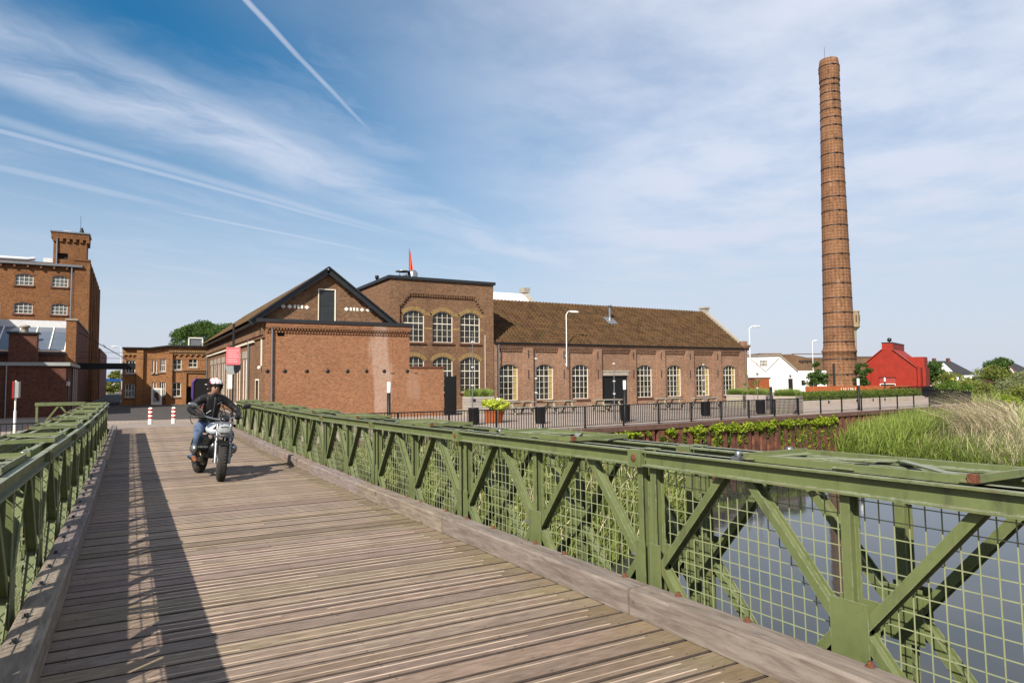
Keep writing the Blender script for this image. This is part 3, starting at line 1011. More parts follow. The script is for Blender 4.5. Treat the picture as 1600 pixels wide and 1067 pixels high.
def window(parent, F, a0, a1, z0, z1, rise, nx, nz, rec=.10, fr=.05, mun=.024, mat='cream_paint', arch=None, archw=.24, sill=None, curtain=0, name='window', transom=None, d=0.0, glassm='window_glass'):
    mb = MB()
    arc = arcpts(a0, a1, z0, z1, rise)
    d0, d1 = d - rec - .05, d - rec

    def ztop(a):
        for p, q_ in zip(arc[:-1], arc[1:]):
            if p[0] - 1e-6 <= a <= q_[0] + 1e-6:
                t = (a - p[0]) / max(1e-6, q_[0] - p[0])
                return p[1] + t * (q_[1] - p[1])
        return z1
    F.box(mb, a0, a0 + fr, z0, arc[0][1], d0, d1)
    F.box(mb, a1 - fr, a1, z0, arc[-1][1], d0, d1)
    F.box(mb, a0 + fr, a1 - fr, z0, z0 + fr, d0, d1)
    for p, q_ in zip(arc[:-1], arc[1:]):
        mb.prism([(p[0], p[1]), (q_[0], q_[1]), (q_[0], q_[1] - fr), (p[0], p[1] - fr)], F.P, d0, d1 + .002)
    zs = arc[0][1]
    for i in range(1, nx):
        a = a0 + (a1 - a0) * i / nx
        F.box(mb, a - mun / 2, a + mun / 2, z0 + fr, ztop(a) - fr * .5, d0 + .012, d1 - .004)
    for j in range(1, nz):
        z = z0 + (z1 - z0) * j / nz
        k = mun / 2 if (transom is None or j != transom) else mun * 1.4
        if z < zs - .02:
            F.box(mb, a0 + fr, a1 - fr, z - k, z + k, d0 + .010, d1 - .002)
        else:
            w = [p[0] for p in arc if p[1] > z]
            if w:
                F.box(mb, min(w), max(w), z - k, z + k, d0 + .010, d1 - .002)
    o = mb.build(name, mat, parent)
    gb = MB()
    poly = [(a0, z0), (a1, z0)] + arc[::-1]
    gb.add([F.P(p[0], p[1], d0 + .006) for p in poly], [tuple(range(len(poly)))])
    gb.build('glass', glassm, o)
    if curtain:
        cb = MB()
        wc = (a1 - a0) * curtain
        F.box(cb, a1 - fr - wc, a1 - fr - .01, z0 + fr, zs, d0 + .010, d0 + .0125)
        cb.build('curtain', 'curtain', o)
    if arch:
        ab = MB()
        if rise > 0:
            w = (a1 - a0) / 2
            r = (w * w + rise * rise) / (2 * rise)
            cz, cm = z1 - r, (a0 + a1) / 2
            t0 = math.asin(min(1, w / r)) + .02
            n = max(9, int(2 * t0 * r / .085))
            for i in range(n):
                ta, tb = -t0 + 2 * t0 * (i + .07) / n, -t0 + 2 * t0 * (i + .93) / n
                pr = .016 + .012 * ((i * 7) % 3) / 2
                ab.prism([(cm + r * math.sin(ta), cz + r * math.cos(ta)), (cm + r * math.sin(tb), cz + r * math.cos(tb)),
                          (cm + (r + archw) * math.sin(tb), cz + (r + archw) * math.cos(tb)), (cm + (r + archw) * math.sin(ta), cz + (r + archw) * math.cos(ta))], F.P, d - .02, d + pr)
        else:
            F.box(ab, a0 - .1, a1 + .1, z1 + .003, z1 + archw, d - .02, d + .02)
        ab.build('arch', arch, o)
    if sill:
        sb = MB()
        F.box(sb, a0 - .09, a1 + .09, z0 - .13, z0 - .002, d - .1, d + .09)
        sb.build('sill', sill, o)
    return o


def pantiles(name, O, u, s, lu, ls, mat, parent, pitch=.32, course=.39, amp=.045, step=.085, seg=6):
    O, u, s = Vector(O), Vector(u), Vector(s).normalized()
    n = u.cross(s).normalized()
    if n.z < 0:
        n = -n
    nu = int(round(lu / pitch)) * seg
    nc = int(math.ceil(ls / course))
    a = np.linspace(0, lu, nu + 1)
    ph = (a / pitch) % 1.0
    wave = amp * np.where(ph < .62, np.sin(ph / .62 * math.pi), -.35 * np.sin((ph - .62) / .38 * math.pi))
    rows, hts = [], []
    for c in range(nc):
        t0, t1 = c * course, min((c + 1) * course, ls)
        rows += [t0, t1]
        hts += [step, 0.0]
    rows, hts = np.array(rows), np.array(hts)
    A, Tt = np.meshgrid(a, rows)
    W, H = np.meshgrid(wave, hts)
    P = np.array(O)[None, None] + A[..., None] * np.array(u) + Tt[..., None] * np.array(s) + (W + H + .03)[..., None] * np.array(n)
    i = np.arange(P.shape[0] * P.shape[1]).reshape(P.shape[:2])
    f = np.stack([i[:-1, :-1], i[:-1, 1:], i[1:, 1:], i[1:, :-1]], -1).reshape(-1, 4)
    eps = np.where(np.arange(len(rows)) % 2 == 0, .01, -.01)
    uv = np.stack([A, Tt + eps[:, None]], -1).reshape(-1, 2)
    me = nmesh(name, P.reshape(-1, 3), f, mat, False, uv)
    return place(me, name, parent)


FY = ((1, 0, 0), (0, -1, 0))        # walls that face the camera side (-Y)

# ================================================================== the long brick hall
HY = 42.53
hall = T('brick_hall', 'long single storey brick hall with arched white windows and mossy tiled roof', 'building', (34.5, HY, GZ))
F = Face((0, HY, 0), *FY)
wins = [(22.70, 24.20), (25.68, 27.20), (28.86, 30.36), (35.08, 36.60), (38.19, 39.70), (41.38, 42.88), (44.52, 46.00)]
ops = [(a, b_, .03, 2.62, .32) for a, b_ in wins] + [(31.66, 34.12, GZ, 1.76, 0)]
mb = MB()
F.wall(mb, 22.12, 47.30, GZ, 4.06, ops, .16)
mb.add([(47.30, HY, GZ), (47.30, HY + 9.6, GZ), (47.30, HY + 9.6, 4.06), (47.30, HY + 4.8, 7.85), (47.30, HY, 4.06)], [(0, 1, 2, 3, 4)])
mb.add([(47.30, HY + 9.6, GZ), (22.12, HY + 9.6, GZ), (22.12, HY + 9.6, 4.06), (47.30, HY + 9.6, 4.06)], [(0, 1, 2, 3)])
mb.build('wall', 'brick_hall', hall)
piers = [(22.14, 22.42), (24.55, 25.38), (27.55, 28.46), (30.72, 31.5), (34.3, 34.85), (36.98, 37.86), (40.1, 41.0), (43.22, 44.14), (46.42, 47.28)]
for k, (a, b_) in enumerate(piers):
    pb = MB()
    F.box(pb, a, b_, GZ, 3.82, -.02, .19)
    p = pb.build('pilaster', 'brick_hall', hall)
    if 0 < k < 8:
        c_ = (a + b_) / 2
        for z0, z1 in ((3.05, 3.6), (1.55, 2.2)):
            ib = MB()
            F.box(ib, c_ - .025, c_ + .025, z0, z1, .19, .22)
            ib.build('wall_tie', 'metal_dark', p)
cb = MB()
F.box(cb, 22.13, 47.29, 3.82, 4.03, -.02, .21)
cb.build('eaves_band', 'brick_hall', hall)
for k in range(8):
    a, b_ = piers[k][1], piers[k + 1][0]
    db = MB()
    x = a + .06
    while x < b_ - .1:
        F.box(db, x, x + .075, 3.54, 3.70, -.01, .10)
        x += .15
    F.box(db, a + .01, b_ - .01, 3.70, 3.818, -.01, .15)
    db.build('dentil_course', 'brick_hall', hall)
for k, (a, b_) in enumerate(wins):
    window(hall, F, a, b_, .03, 2.62, .32, 4 if k < 3 else 4, 6, .09, .045, .021, arch='brick_hall', sill='brick_dark', curtain=(.20, .20, 0, 0, .14, .24, .24)[k], transom=4)
db = MB()
F.box(db, 31.66, 32.86, GZ, 1.76, -.16, -.11)
F.box(db, 32.92, 34.12, GZ, 1.76, -.16, -.11)
F.box(db, 32.86, 32.92, GZ, 1.76, -.16, -.125)
d_ = db.build('door', 'black_paint', hall)
db = MB()
F.box(db, 32.78, 32.82, .4, .7, -.11, -.08)
db.build('handle', 'zinc', d_)
db = MB()
F.box(db, 31.45, 34.28, 2.06, 2.17, -.01, .06)
F.box(db, 31.55, 34.2, 1.762, 2.05, -.01, .03)
db.build('door_lintel', 'stone', hall)
gb = MB()
F.box(gb, 22.16, 47.34, 4.035, 4.15, .10, .34)
gb.build('gutter', 'black_paint', hall)
for a in (22.52, 46.98):
    pb = MB()
    pb.tube([F.P(a, GZ + .02, .25), F.P(a, 4.05, .25)], .045, 8)
    pb.build('downpipe', 'zinc', hall)
sl = Vector((0, 4.8, 3.55))
pantiles('roof', (22.14, HY - .22, 3.98), (1, 0, 0), sl, 24.85, 6.25, 'tiles_hall', hall)
rb = MB()
rb.add([(22.14, HY + 4.8, 7.62), (47.1, HY + 4.8, 7.62), (47.1, HY + 9.8, 3.95), (22.14, HY + 9.8, 3.95)], [(0, 1, 2, 3)])
rb.build('roof_back', 'tiles_hall', hall)
rb = MB()
x = 22.14
while x < 47.0:
    rb.lathe([(.12, 0), (.14, .02), (.12, .36)], 8, (x, HY + 4.8, 7.64), Matrix.Rotation(R(90), 3, 'Y'))
    x += .35
rb.build('ridge_tiles', 'tiles_hall', hall)
cb = MB()                                             # parapet coping along the right gable
cb.bar((47.22, HY - .1, 4.14), (47.22, HY + 4.6, 7.72), .34, .22)
cb.bar((47.22, HY + 9.7, 4.14), (47.22, HY + 5.0, 7.72), .34, .22)
cb.build('coping', 'stone', hall)
cb = MB()
cb.box(47.0, 47.5, HY + 4.45, HY + 5.15, 7.62, 8.05).box(46.93, 47.57, HY + 4.38, HY + 5.22, 8.05, 8.2)
cb.build('gable_finial', 'stone', hall)
cb = MB()
cb.box(46.95, 47.52, HY - .25, HY + .4, 3.95, 4.3).box(46.9, 47.6, HY - .32, HY + .45, 4.3, 4.42).box(47.05, 47.5, HY - .05, HY + .5, 4.42, 4.75)
cb.build('kneeler_stone', 'brick_hall', hall)
sp_ = MB()
sp_.tube([(34.6, 45.35, 6.2), (34.6, 45.35, 7.35)], .11, 12)
sp_.lathe([(.0, 7.62), (.16, 7.62), (.16, 7.50), (.12, 7.49), (.12, 7.35)], 12, (34.6, 45.35, 0))
s_ = sp_.build('stove_pipe', 'flashing', hall)
sp_ = MB()
sp_.bar((34.6, 44.85, 6.02), (34.6, 45.7, 6.02 + .85 * .74), .95, .02)
sp_.lathe([(.22, 6.2), (.12, 6.6)], 12, (34.6, 45.35, 0))
sp_.build('flashing', 'flashing', s_)

# ================================================================== two storey block
BY = 42.40
block = T('brick_block', 'flat roofed two storey brick block with yellow arched windows', 'building', (18.3, BY, GZ))
F = Face((0, BY, 0), *FY)
BX0, BX1, BT = 14.55, 22.10, 8.12
wx = [(15.48, 16.98), (17.56, 19.05), (19.60, 21.12)]
ops = [(a, b_, 4.02, 6.12, .34) for a, b_ in wx] + [(a, b_, .66, 3.08, .34) for a, b_ in wx]
mb = MB()
F.wall(mb, BX0, BX1, GZ, BT, ops, .16)
mb.add([(BX1, BY, GZ), (BX1, BY + 10, GZ), (BX1, BY + 10, BT), (BX1, BY, BT)], [(0, 1, 2, 3)])
mb.add([(BX0, BY, GZ), (BX0, BY + 10, GZ), (BX0, BY + 10, BT), (BX0, BY, BT)], [(3, 2, 1, 0)])
mb.add([(BX0, BY + 10, GZ), (BX1, BY + 10, GZ), (BX1, BY + 10, BT), (BX0, BY + 10, BT)], [(3, 2, 1, 0)])
mb.build('wall', 'brick_block', block)
pb = MB()                                             # corner piers and the stepped head of the panel
F.box(pb, BX0, 15.22, GZ, 7.0, -.02, .12)
F.box(pb, 21.36, BX1 + .002, GZ, 6.3, -.02, .12)
F.box(pb, BX0 + .001, BX1 + .001, 7.22, BT - .02, -.02, .118)
for i in range(5):
    F.box(pb, 15.22, 15.36 + i * .12, 6.45 + i * .155, 6.45 + (i + 1) * .155 + (.002 if i < 4 else 0), -.02, .117)
    F.box(pb, 21.36 - .12 - i * .13 + .0, 21.36, 6.30 + i * .185, 6.30 + (i + 1) * .185, -.02, .117)
F.box(pb, BX0, 15.22, 7.0, 7.22, -.02, .117)
F.box(pb, 21.36, BX1, 6.3, 7.22, -.02, .1165)
pb.build('corner_pier', 'brick_block', block)
db = MB()
x = 15.85
while x < 20.95:
    F.box(db, x, x + .09, 7.06, 7.215, -.01, .10)
    x += .18
for i in range(5):
    F.box(db, 15.24 + i * .12, 15.40 + i * .12, 6.36 + i * .155, 6.445 + i * .155, -.01, .10)
    F.box(db, 21.18 - i * .13, 21.35 - i * .13, 6.20 + i * .185, 6.295 + i * .185, -.01, .10)
db.build('corbel_table', 'brick_block', block)
for k, (a, b_) in enumerate(wx):
    window(block, F, a, b_, 4.02, 6.12, .34, 4, 5, .09, .045, .021, arch='brick_yellow', archw=.26, sill='brick_dark', transom=3)
    window(block, F, a, b_, .66, 3.08, .34, 4, 5, .09, .045, .021, arch='brick_yellow', archw=.26, sill='brick_dark', transom=3)
bb = MB()
for a, b_ in ((15.22, 15.45), (17.02, 17.52), (19.09, 19.56), (21.16, 21.36)):
    F.box(bb, a, b_, 4.86, 5.02, -.01, .012)
    F.box(bb, a, b_, 5.80, 6.0, -.01, .016)
bb.build('yellow_band', 'brick_yellow', block)
rf = MB()
rf.box(BX0 - .14, BX1 + .14, BY - .22, BY + 10.1, BT, BT + .2)
rf.build('roof', 'dark_fascia', block)
sb = MB()                                             # vents standing on the flat roof
sb.lathe([(.0, 9.05), (.5, 9.0), (.52, 8.95), (.30, 8.93)], 20, (16.2, 44.4, 0)).tube([(16.2, 44.4, 8.3), (16.2, 44.4, 8.72)], .30, 16)
sb.tube([(15.95, 44.4, 8.7), (15.95, 44.4, 8.97)], .02, 5).tube([(16.45, 44.4, 8.7), (16.45, 44.4, 8.97)], .02, 5)
sb.build('cowl_vent', 'zinc', block)
sb = MB()
sb.lathe([(.30, 8.3), (.36, 8.9), (.22, 9.1), (.0, 9.15)], 16, (16.9, 44.4, 0))
sb.build('roof_fan', 'zinc', block)
for x, y in ((15.2, 47.0), (15.9, 47.4)):
    sb = MB()
    sb.lathe([(.09, 8.3), (.09, 8.75), (.15, 8.78), (.13, 8.98), (0, 9.0)], 10, (x, y, 0))
    sb.build('vent_pipe', 'black_paint', block)
pb = MB()
pb.tube([(21.42, BY - .16, GZ + .02), (21.42, BY - .16, 4.6)], .02, 6)
pb.build('conduit', 'cream_paint', block)
fl = T('flag', 'limp red and white flag on a pole above the brick block', 'flag', (16.95, 45.2, 8.3))
mb = MB()
mb.tube([(0, 0, 0), (0, 0, 2.5)], .03, 8)
mb.build('flag_pole', 'zinc', fl, True)
mb = MB()
n = 14
vs_, fs_ = [], []
for j in range(9):
    t = j / 8
    for i in range(n + 1):
        s_ = i / n
        w = .08 + .34 * t
        vs_.append((.02 + s_ * w * .8, .10 * math.sin(s_ * 9 + t * 3) * (.3 + t), -t * 1.9 - s_ * .25 * t + 1.1))
for j in range(8):
    for i in range(n):
        k = j * (n + 1) + i
        fs_.append((k, k + 1, k + n + 2, k + n + 1))
mb.add(vs_, fs_, True)
o = mb.build('flag_cloth', 'flag_stripes', fl, True)
o.location = (0, 0, 1.25)

# ================================================================== gabled warehouse
WY = 36.0
ware = T('gabled_warehouse', 'brick warehouse with black edged gable and blank orange brick front', 'building', (9.5, WY, GZ))
F = Face((0, WY, 0), *FY)
WX0, WX1, WT = 5.87, 13.53, 4.48
mb = MB()
F.wall(mb, WX0, WX1, GZ, WT, [(6.45, 6.8, 3.78, 4.08, 0)], .2)
F.wall(mb, WX1, 15.60, GZ, 2.2)
mb.add([(15.60, WY, GZ), (15.60, WY + .3, GZ), (15.60, WY + .3, 2.2), (15.60, WY, 2.2)], [(0, 1, 2, 3)])
mb.add([(WX1, WY + .3, 2.2), (15.6, WY + .3, 2.2), (15.6, WY, 2.2), (WX1, WY, 2.2)], [(3, 2, 1, 0)])
mb.add([(WX1, WY, 2.2), (WX1, BY, 2.2), (WX1, BY, WT), (WX1, WY, WT)], [(0, 1, 2, 3)])
mb.add([(WX1, WY + .3, GZ), (WX1, BY, GZ), (WX1, BY, 2.2), (WX1, WY + .3, 2.2)], [(0, 1, 2, 3)])
mb.add([(15.6, WY + .3, GZ), (WX1, WY + .3, GZ), (WX1, WY + .3, 2.2), (15.6, WY + .3, 2.2)], [(0, 1, 2, 3)])
mb.build('wall', 'brick_gable', ware)
cb = MB()
F.box(cb, WX1 + .01, 15.66, 2.203, 2.29, -.33, .05)
cb.build('wall_coping', 'brick_dark', ware)
vb = MB()
F.box(vb, 6.45, 6.8, 3.78, 4.08, -.2, -.15)
vb.build('vent_opening', 'interior', ware)
db = MB()                                             # dentil courses under the fascia
for z0, z1, pr, ph in ((3.98, 4.09, .07, 0), (4.12, 4.21, .13, .06)):
    x = WX0 + .02 + ph
    while x < WX1 - .08:
        F.box(db, x, x + .075, z0, z1, -.01, pr)
        x += .15
F.box(db, WX0, WX1, 4.212, 4.30, -.01, .16)
F.box(db, WX0 - .001, WX1, 4.302, WT, -.01, .18)
db.build('dentil_cornice', 'brick_gable', ware)
for x in (5.98, 6.83, 7.93, 9.0, 10.05, 11.08, 12.07, 13.40):
    hb = MB()
    hb.lathe([(0, .045), (.05, .04), (.10, .02), (.105, 0)], 12, F.P(x, 2.02, 0), Matrix.Rotation(R(90), 3, 'X'))
    hb.build('anchor_plate', 'metal_dark', ware)
for x in (12.45, 13.8):
    hb = MB()
    F.box(hb, x, x + .22, 1.88, 1.92, -.01, .015)
    hb.build('slot_vent', 'interior', ware)
fb_ = MB()
F.box(fb_, WX0 - .45, WX1 + .12, WT, WT + .17, -.6, .24)
fb_.build('fascia', 'dark_fascia', ware)
# gable wall set back, roof and bargeboards
GY = WY + .55
GX, GA = 9.06, 7.34
F2 = Face((0, GY, 0), *FY)
gb = MB()
DX0, DX1, DZ = 8.64, 9.48, 6.36
gb.add([F2.P(5.5, WT + .1), F2.P(DX0, WT + .1), F2.P(DX0, DZ), F2.P(DX1, DZ), F2.P(DX1, WT + .1), F2.P(12.65, WT + .1), F2.P(12.65, 4.72), F2.P(GX, GA - .1), F2.P(5.5, 4.72)],
       [(0, 1, 2, 8), (2, 3, 7), (2, 7, 8), (3, 4, 5, 6), (3, 6, 7)])
gb.build('gable_wall', 'brick_block', ware)
db = MB()
F2.box(db, DX0, DX1, WT + .1, DZ, -.09, -.04)
F2.box(db, DX0 + .07, DX1 - .07, 5.52, 5.56, -.04, -.025)
d_ = db.build('hatch_door', 'dark_door', ware)
d_['label'] = 'tall grey loft hatch with white frame in the gable'
db = MB()
F2.box(db, DX0 - .045, DX0, WT + .1, DZ + .05, -.05, .03)
F2.box(db, DX1, DX1 + .06, WT + .1, DZ + .05, -.05, .03)
F2.box(db, DX0, DX1, DZ, DZ + .05, -.05, .03)
db.build('frame', 'cream_paint', d_)
for sgn in (-1, 1):
    for k, dx in enumerate((.75, 1.0, 1.18, 1.36, 1.62, 1.95)):
        xx = GX + sgn * (dx + .30)
        ob = MB()
        if k in (0, 4, 5):
            ob.prism([(xx - .13, 5.38), (xx, 5.27), (xx + .13, 5.38), (xx, 5.49)], F2.P, -.01, .02)
        else:
            ob.prism([(xx - .055, 5.30), (xx + .055, 5.30), (xx + .055, 5.48), (xx - .055, 5.48)], F2.P, -.01, .02)
        ob.build('ornament_brick', 'white_paint', ware)
RB = 66.0                                             # far end of the roof
ridge = V(GX, GY - .28, GA)
for sgn in (-1, 1):
    e = V(GX + sgn * 3.76, GY - .28, GA - 2.80)
    s_ = (ridge - e)
    pantiles('roof', (e.x, e.y + .1, e.z + .02), (0, 1, 0), s_, RB - GY, s_.length, 'tiles_gable', ware, seg=4)
    bb = MB()
    bb.bar(e + V(sgn * .16, 0, -.10), ridge + V(0, 0, .02), .12, .28)
    bb.bar(e + V(sgn * .16, -.05, .06), ridge + V(0, -.05, .20), .26, .07)
    bb.build('bargeboard', 'dark_fascia', ware)
pb = MB()
for k in range(4):
    z = 5.55 + .5 * k
for sgn in (-1, 1):
    for t in (.12, .30, .50, .68):
        xx = GX + sgn * 3.5 * (1 - t)
        zz = WT + .12 + t * 2.6
        F2.box(pb, xx - .06, xx + .06, zz - .1, zz + .02, 0, .2)
pb.build('purlin_end', 'dark_fascia', ware)
# long street side of the warehouse, facing left
FS = Face((WX0, 0, 0), (0, -1, 0), (-1, 0, 0))
SY1 = 65.5
yws = []
y = 42.2
while y < 63.5:
    yws += [(y, y + .62), (y + 1.05, y + 1.67)]
    y += 2.72
ops = [(-b_, -a, .15, 2.85, .0) for a, b_ in yws] + [(-38.9, -37.9, GZ, 1.55, 0)]
mb = MB()
FS.wall(mb, -SY1, -WY, GZ, WT, ops, .14)
mb.add([(WX0, WY + .5, WT), (WX0, SY1, WT), (WX0, SY1, 5.0), (WX0, WY + .5, 5.0)], [(0, 1, 2, 3)])
mb.build('street_wall', 'brick_block', ware)
for a, b_ in yws:
    window(ware, FS, -b_, -a, .15, 2.85, 0, 2, 6, .035, .10, .03, mat='white_paint', arch='stone', archw=.42, sill='white_paint', name='street_window')
db = MB()
FS.box(db, -38.9, -37.9, GZ, 1.55, -.13, -.08)
d_ = db.build('street_door', 'dark_door', ware)
db = MB()
FS.box(db, -38.98, -38.9, GZ, 1.63, -.05, .02)
FS.box(db, -37.9, -37.82, GZ, 1.63, -.05, .02)
FS.box(db, -38.9, -37.9, 1.55, 1.63, -.05, .02)
db.build('frame', 'cream_paint', d_)
cb = MB()
FS.box(cb, -SY1, -WY - .1, 3.72, 3.86, -.01, .09)
FS.box(cb, -SY1, -WY - .1, 3.86, WT + .05, -.01, .16)
cb.build('street_cornice', 'brick_block', ware)
cb = MB()
FS.box(cb, -SY1, -39.3, 3.62, 3.71, -.01, .13)
cb.build('cornice_moulding', 'cream_paint', ware)
gb = MB()
FS.box(gb, -SY1, -WY + .2, WT + .05, WT + .18, .17, .42)
gb.box(5.34, WX0 - .17, WY + .3, SY1, WT + .02, WT + .045)
gb.build('gutter', 'dark_fascia', ware)
for yy, zz in ((36.25, 4.3), (41.0, 4.3), (65.2, 4.3)):
    pb = MB()
    if yy < 37:
        pb.tube([(6.18, WY - .08, GZ), (6.18, WY - .08, .3)], .06, 8).tube([(6.18, WY - .08, .3), (6.18, WY - .08, 4.3)], .05, 8)
    else:
        pb.tube([(WX0 - .10, yy, GZ), (WX0 - .10, yy, zz)], .055, 8)
    pb.build('downpipe', 'zinc', ware)
lb = MB()
FS.box(lb, -37.05, -36.95, 2.3, 4.2, 0, .06)
lb.ball((WX0 - .12, 37.0, 2.2), .10, 10)
lb.build('wall_lamp', 'cream_paint', ware)
gt = MB()
gt.box(15.68, 16.34, WY + .02, WY + .08, GZ + .02, 1.72)
gt.box(16.34, 16.40, WY, WY + .1, GZ, 1.78)
gt = gt.build('yard_gate', 'black_paint')
tag(gt, 'tall black steel gate closing the gap beside the low brick wall', 'gate')

# pale roofed hall behind the long hall
wh = T('white_roofed_hall', 'pale metal roof with stone gable coping rising behind the hall', 'building', (30, 62, GZ))
mb = MB()
mb.add([(20, 58, 7.6), (36.0, 58, 7.6), (36.0, 62, 10.5), (20, 62, 10.5), (36.0, 66, 7.6), (20, 66, 7.6)], [(0, 1, 2, 3), (3, 2, 4, 5)])
mb.build('roof', 'roof_white', wh)
mb = MB()
mb.box(20, 36, 58.1, 65.9, GZ, 7.59)
mb.add([(36, 58.1, 7.59), (36, 65.9, 7.59), (36, 62, 10.45)], [(0, 1, 2)])
mb.build('wall', 'brick_brown', wh)
mb = MB()
mb.bar((36.1, 57.9, 7.75), (36.1, 62.0, 10.72), .35, .2).bar((36.1, 66.1, 7.75), (36.1, 62.0, 10.72), .35, .2).box(35.8, 36.5, 61.5, 62.5, 10.6, 11.1)
mb.build('coping', 'stone', wh)

# ================================================================== old mill on the left
SX = -3.45
mill = T('brick_mill', 'tall brick mill with small tower and four arched barred windows', 'building', (-9, 72, GZ))
MY = 72.0
F = Face((0, MY, 0), *FY)
mw_ = [(-8.95, -7.62), (-6.30, -5.07)]
mz = [(9.92, 10.92), (7.45, 8.44)]
ops = [(a, b_, z0, z1, .2) for a, b_ in mw_ for z0, z1 in mz]
ops += [(a - 2.65 * k, b_ - 2.65 * k, z0, z1, .2) for k in (1, 2) for a, b_ in (mw_[0],) for z0, z1 in mz]
mb = MB()
F.wall(mb, -20, SX, GZ, 12.0, ops, .2)
FM = Face((SX, 0, 0), (0, 1, 0), (1, 0, 0))
sops = [(75.2 + 3.4 * k, 76.9 + 3.4 * k, z, z + 1.9, .3) for k in range(5) for z in (3.2, 6.2, 9.3)]
FM.wall(mb, MY, 92.5, GZ, 12.45, sops, .2)
mb.add([(SX, 92.5, GZ), (-20, 92.5, GZ), (-20, 92.5, 12.4), (SX, 92.5, 12.4)], [(0, 1, 2, 3)])
mb.build('wall', 'brick_mill', mill)
for a, b_, z0, z1, r_ in ops:
    window(mill, F, a, b_, z0, z1, .2, 4, 3, .10, .05, .032, glassm='glass_grey', mat='white_paint', arch='brick_mill', archw=.3, sill='brick_dark')
for a, b_, z0, z1, r_ in sops:
    window(mill, FM, a, b_, z0, z1, .3, 3, 4, .12, .06, .05, mat='white_paint', sill='brick_dark')
mb = MB()
for yy in [73.5 + 3.4 * k for k in range(6)]:
    FM.box(mb, yy, yy + .7, GZ, 12.0, -.02, .16)
mb.build('street_pilasters', 'brick_mill', mill)
mb = MB()
F.box(mb, -20, -4.0, 11.72, 11.92, -.1, .35)
mb.build('gutter', 'flashing', mill)
mb = MB()
x = -19.5
while x < -4.5:
    F.box(mb, x, x + .16, 11.45, 11.715, -.01, .28)
    x += .95
mb.build('eaves_brackets', 'brick_dark', mill)
mb = MB()
F.box(mb, -4.62, SX + .001, GZ, 12.35, -.02, .14)
F.box(mb, -4.66, SX + .05, 12.35, 12.5, -.4, .2)
mb.build('corner_pier', 'brick_mill', mill)
mb = MB()
mb.tube([F.P(-4.80, 4, .2), F.P(-4.80, 11.7, .2)], .07, 8)
mb.build('downpipe', 'zinc', mill)
mb = MB()
mb.box(-20, SX - .06, MY + .1, 92.4, 12.0, 12.06)
mb.build('roof', 'roof_dark', mill)
mb = MB()
mb.tube([(-14, MY + .7, 12.3), (-8.2, MY + .7, 12.3), (-7.7, MY + 1.0, 12.42)], .17, 10)
mb.box(-7.0, -6.3, MY + .5, MY + 1.6, 12.06, 12.5)
mb.build('roof_duct', 'roof_white', mill)
tw = MB()
FT = Face((0, MY + .06, 0), *FY)
FT.wall(tw, -6.25, -3.75, 11.9, 14.72, [(-5.92, -5.15, 12.42, 12.95, 0)], .3)
tw.add([(-3.75, MY + .06, 11.9), (-3.75, MY + 2.6, 11.9), (-3.75, MY + 2.6, 14.72), (-3.75, MY + .06, 14.72)], [(0, 1, 2, 3)])
tw.add([(-6.25, MY + .06, 11.9), (-6.25, MY + 2.6, 11.9), (-6.25, MY + 2.6, 14.72), (-6.25, MY + .06, 14.72)], [(3, 2, 1, 0)])
tw.add([(-6.25, MY + 2.6, 11.9), (-3.75, MY + 2.6, 11.9), (-3.75, MY + 2.6, 14.72), (-6.25, MY + 2.6, 14.72)], [(3, 2, 1, 0)])
tw = tw.build('stair_tower', 'brick_mill', mill)
b2 = MB()
b2.box(-6.42, -3.58, MY - .1, MY + 2.75, 14.25, 14.78)
x = -6.3
while x < -3.7:
    b2.box(x, x + .25, MY - .10, MY + .055, 13.98, 14.249)
    x += .5
for yy in (.1, .7, 1.3, 1.9, 2.4):
    b2.box(-3.749, -3.59, MY + yy, MY + yy + .25, 13.98, 14.249)
b2.build('corbelled_head', 'brick_mill', tw)
b2 = MB()
b2.box(-6.5, -3.5, MY - .17, MY + 2.82, 14.781, 14.9)
b2.build('tower_cap', 'flashing', tw)
b2 = MB()
b2.box(-5.95, -5.1, MY + .3, MY + .36, 12.4, 13.0)
b2.build('opening', 'interior', tw)
b2 = MB()
b2.tube([(-5.98, MY - .04, 11.95), (-5.98, MY - .04, 14.3)], .06, 8)
b2.build('downpipe', 'zinc', tw)
b2 = MB()
b2.box(-5.6, -5.0, MY + .8, MY + 1.4, 14.9, 15.12)
b2.build('hatch', 'roof_white', tw)
b2 = MB()
b2.lathe([(.2, 14.9), (.16, 15.3), (.1, 15.35), (.1, 15.5), (0, 15.55)], 10, (-4.2, MY + .9, 0))
b2.tube([(-4.3, MY + .9, 14.9), (-4.3, MY + .9, 16.6)], .015, 5)
b2.build('siren', 'black_paint', tw)
mb = MB()                                             # lower rear wing along the street
mb.box(-14, SX + .25, 92.6, 118, GZ, 5.4)
mb.build('rear_wing', 'brick_dark', mill)

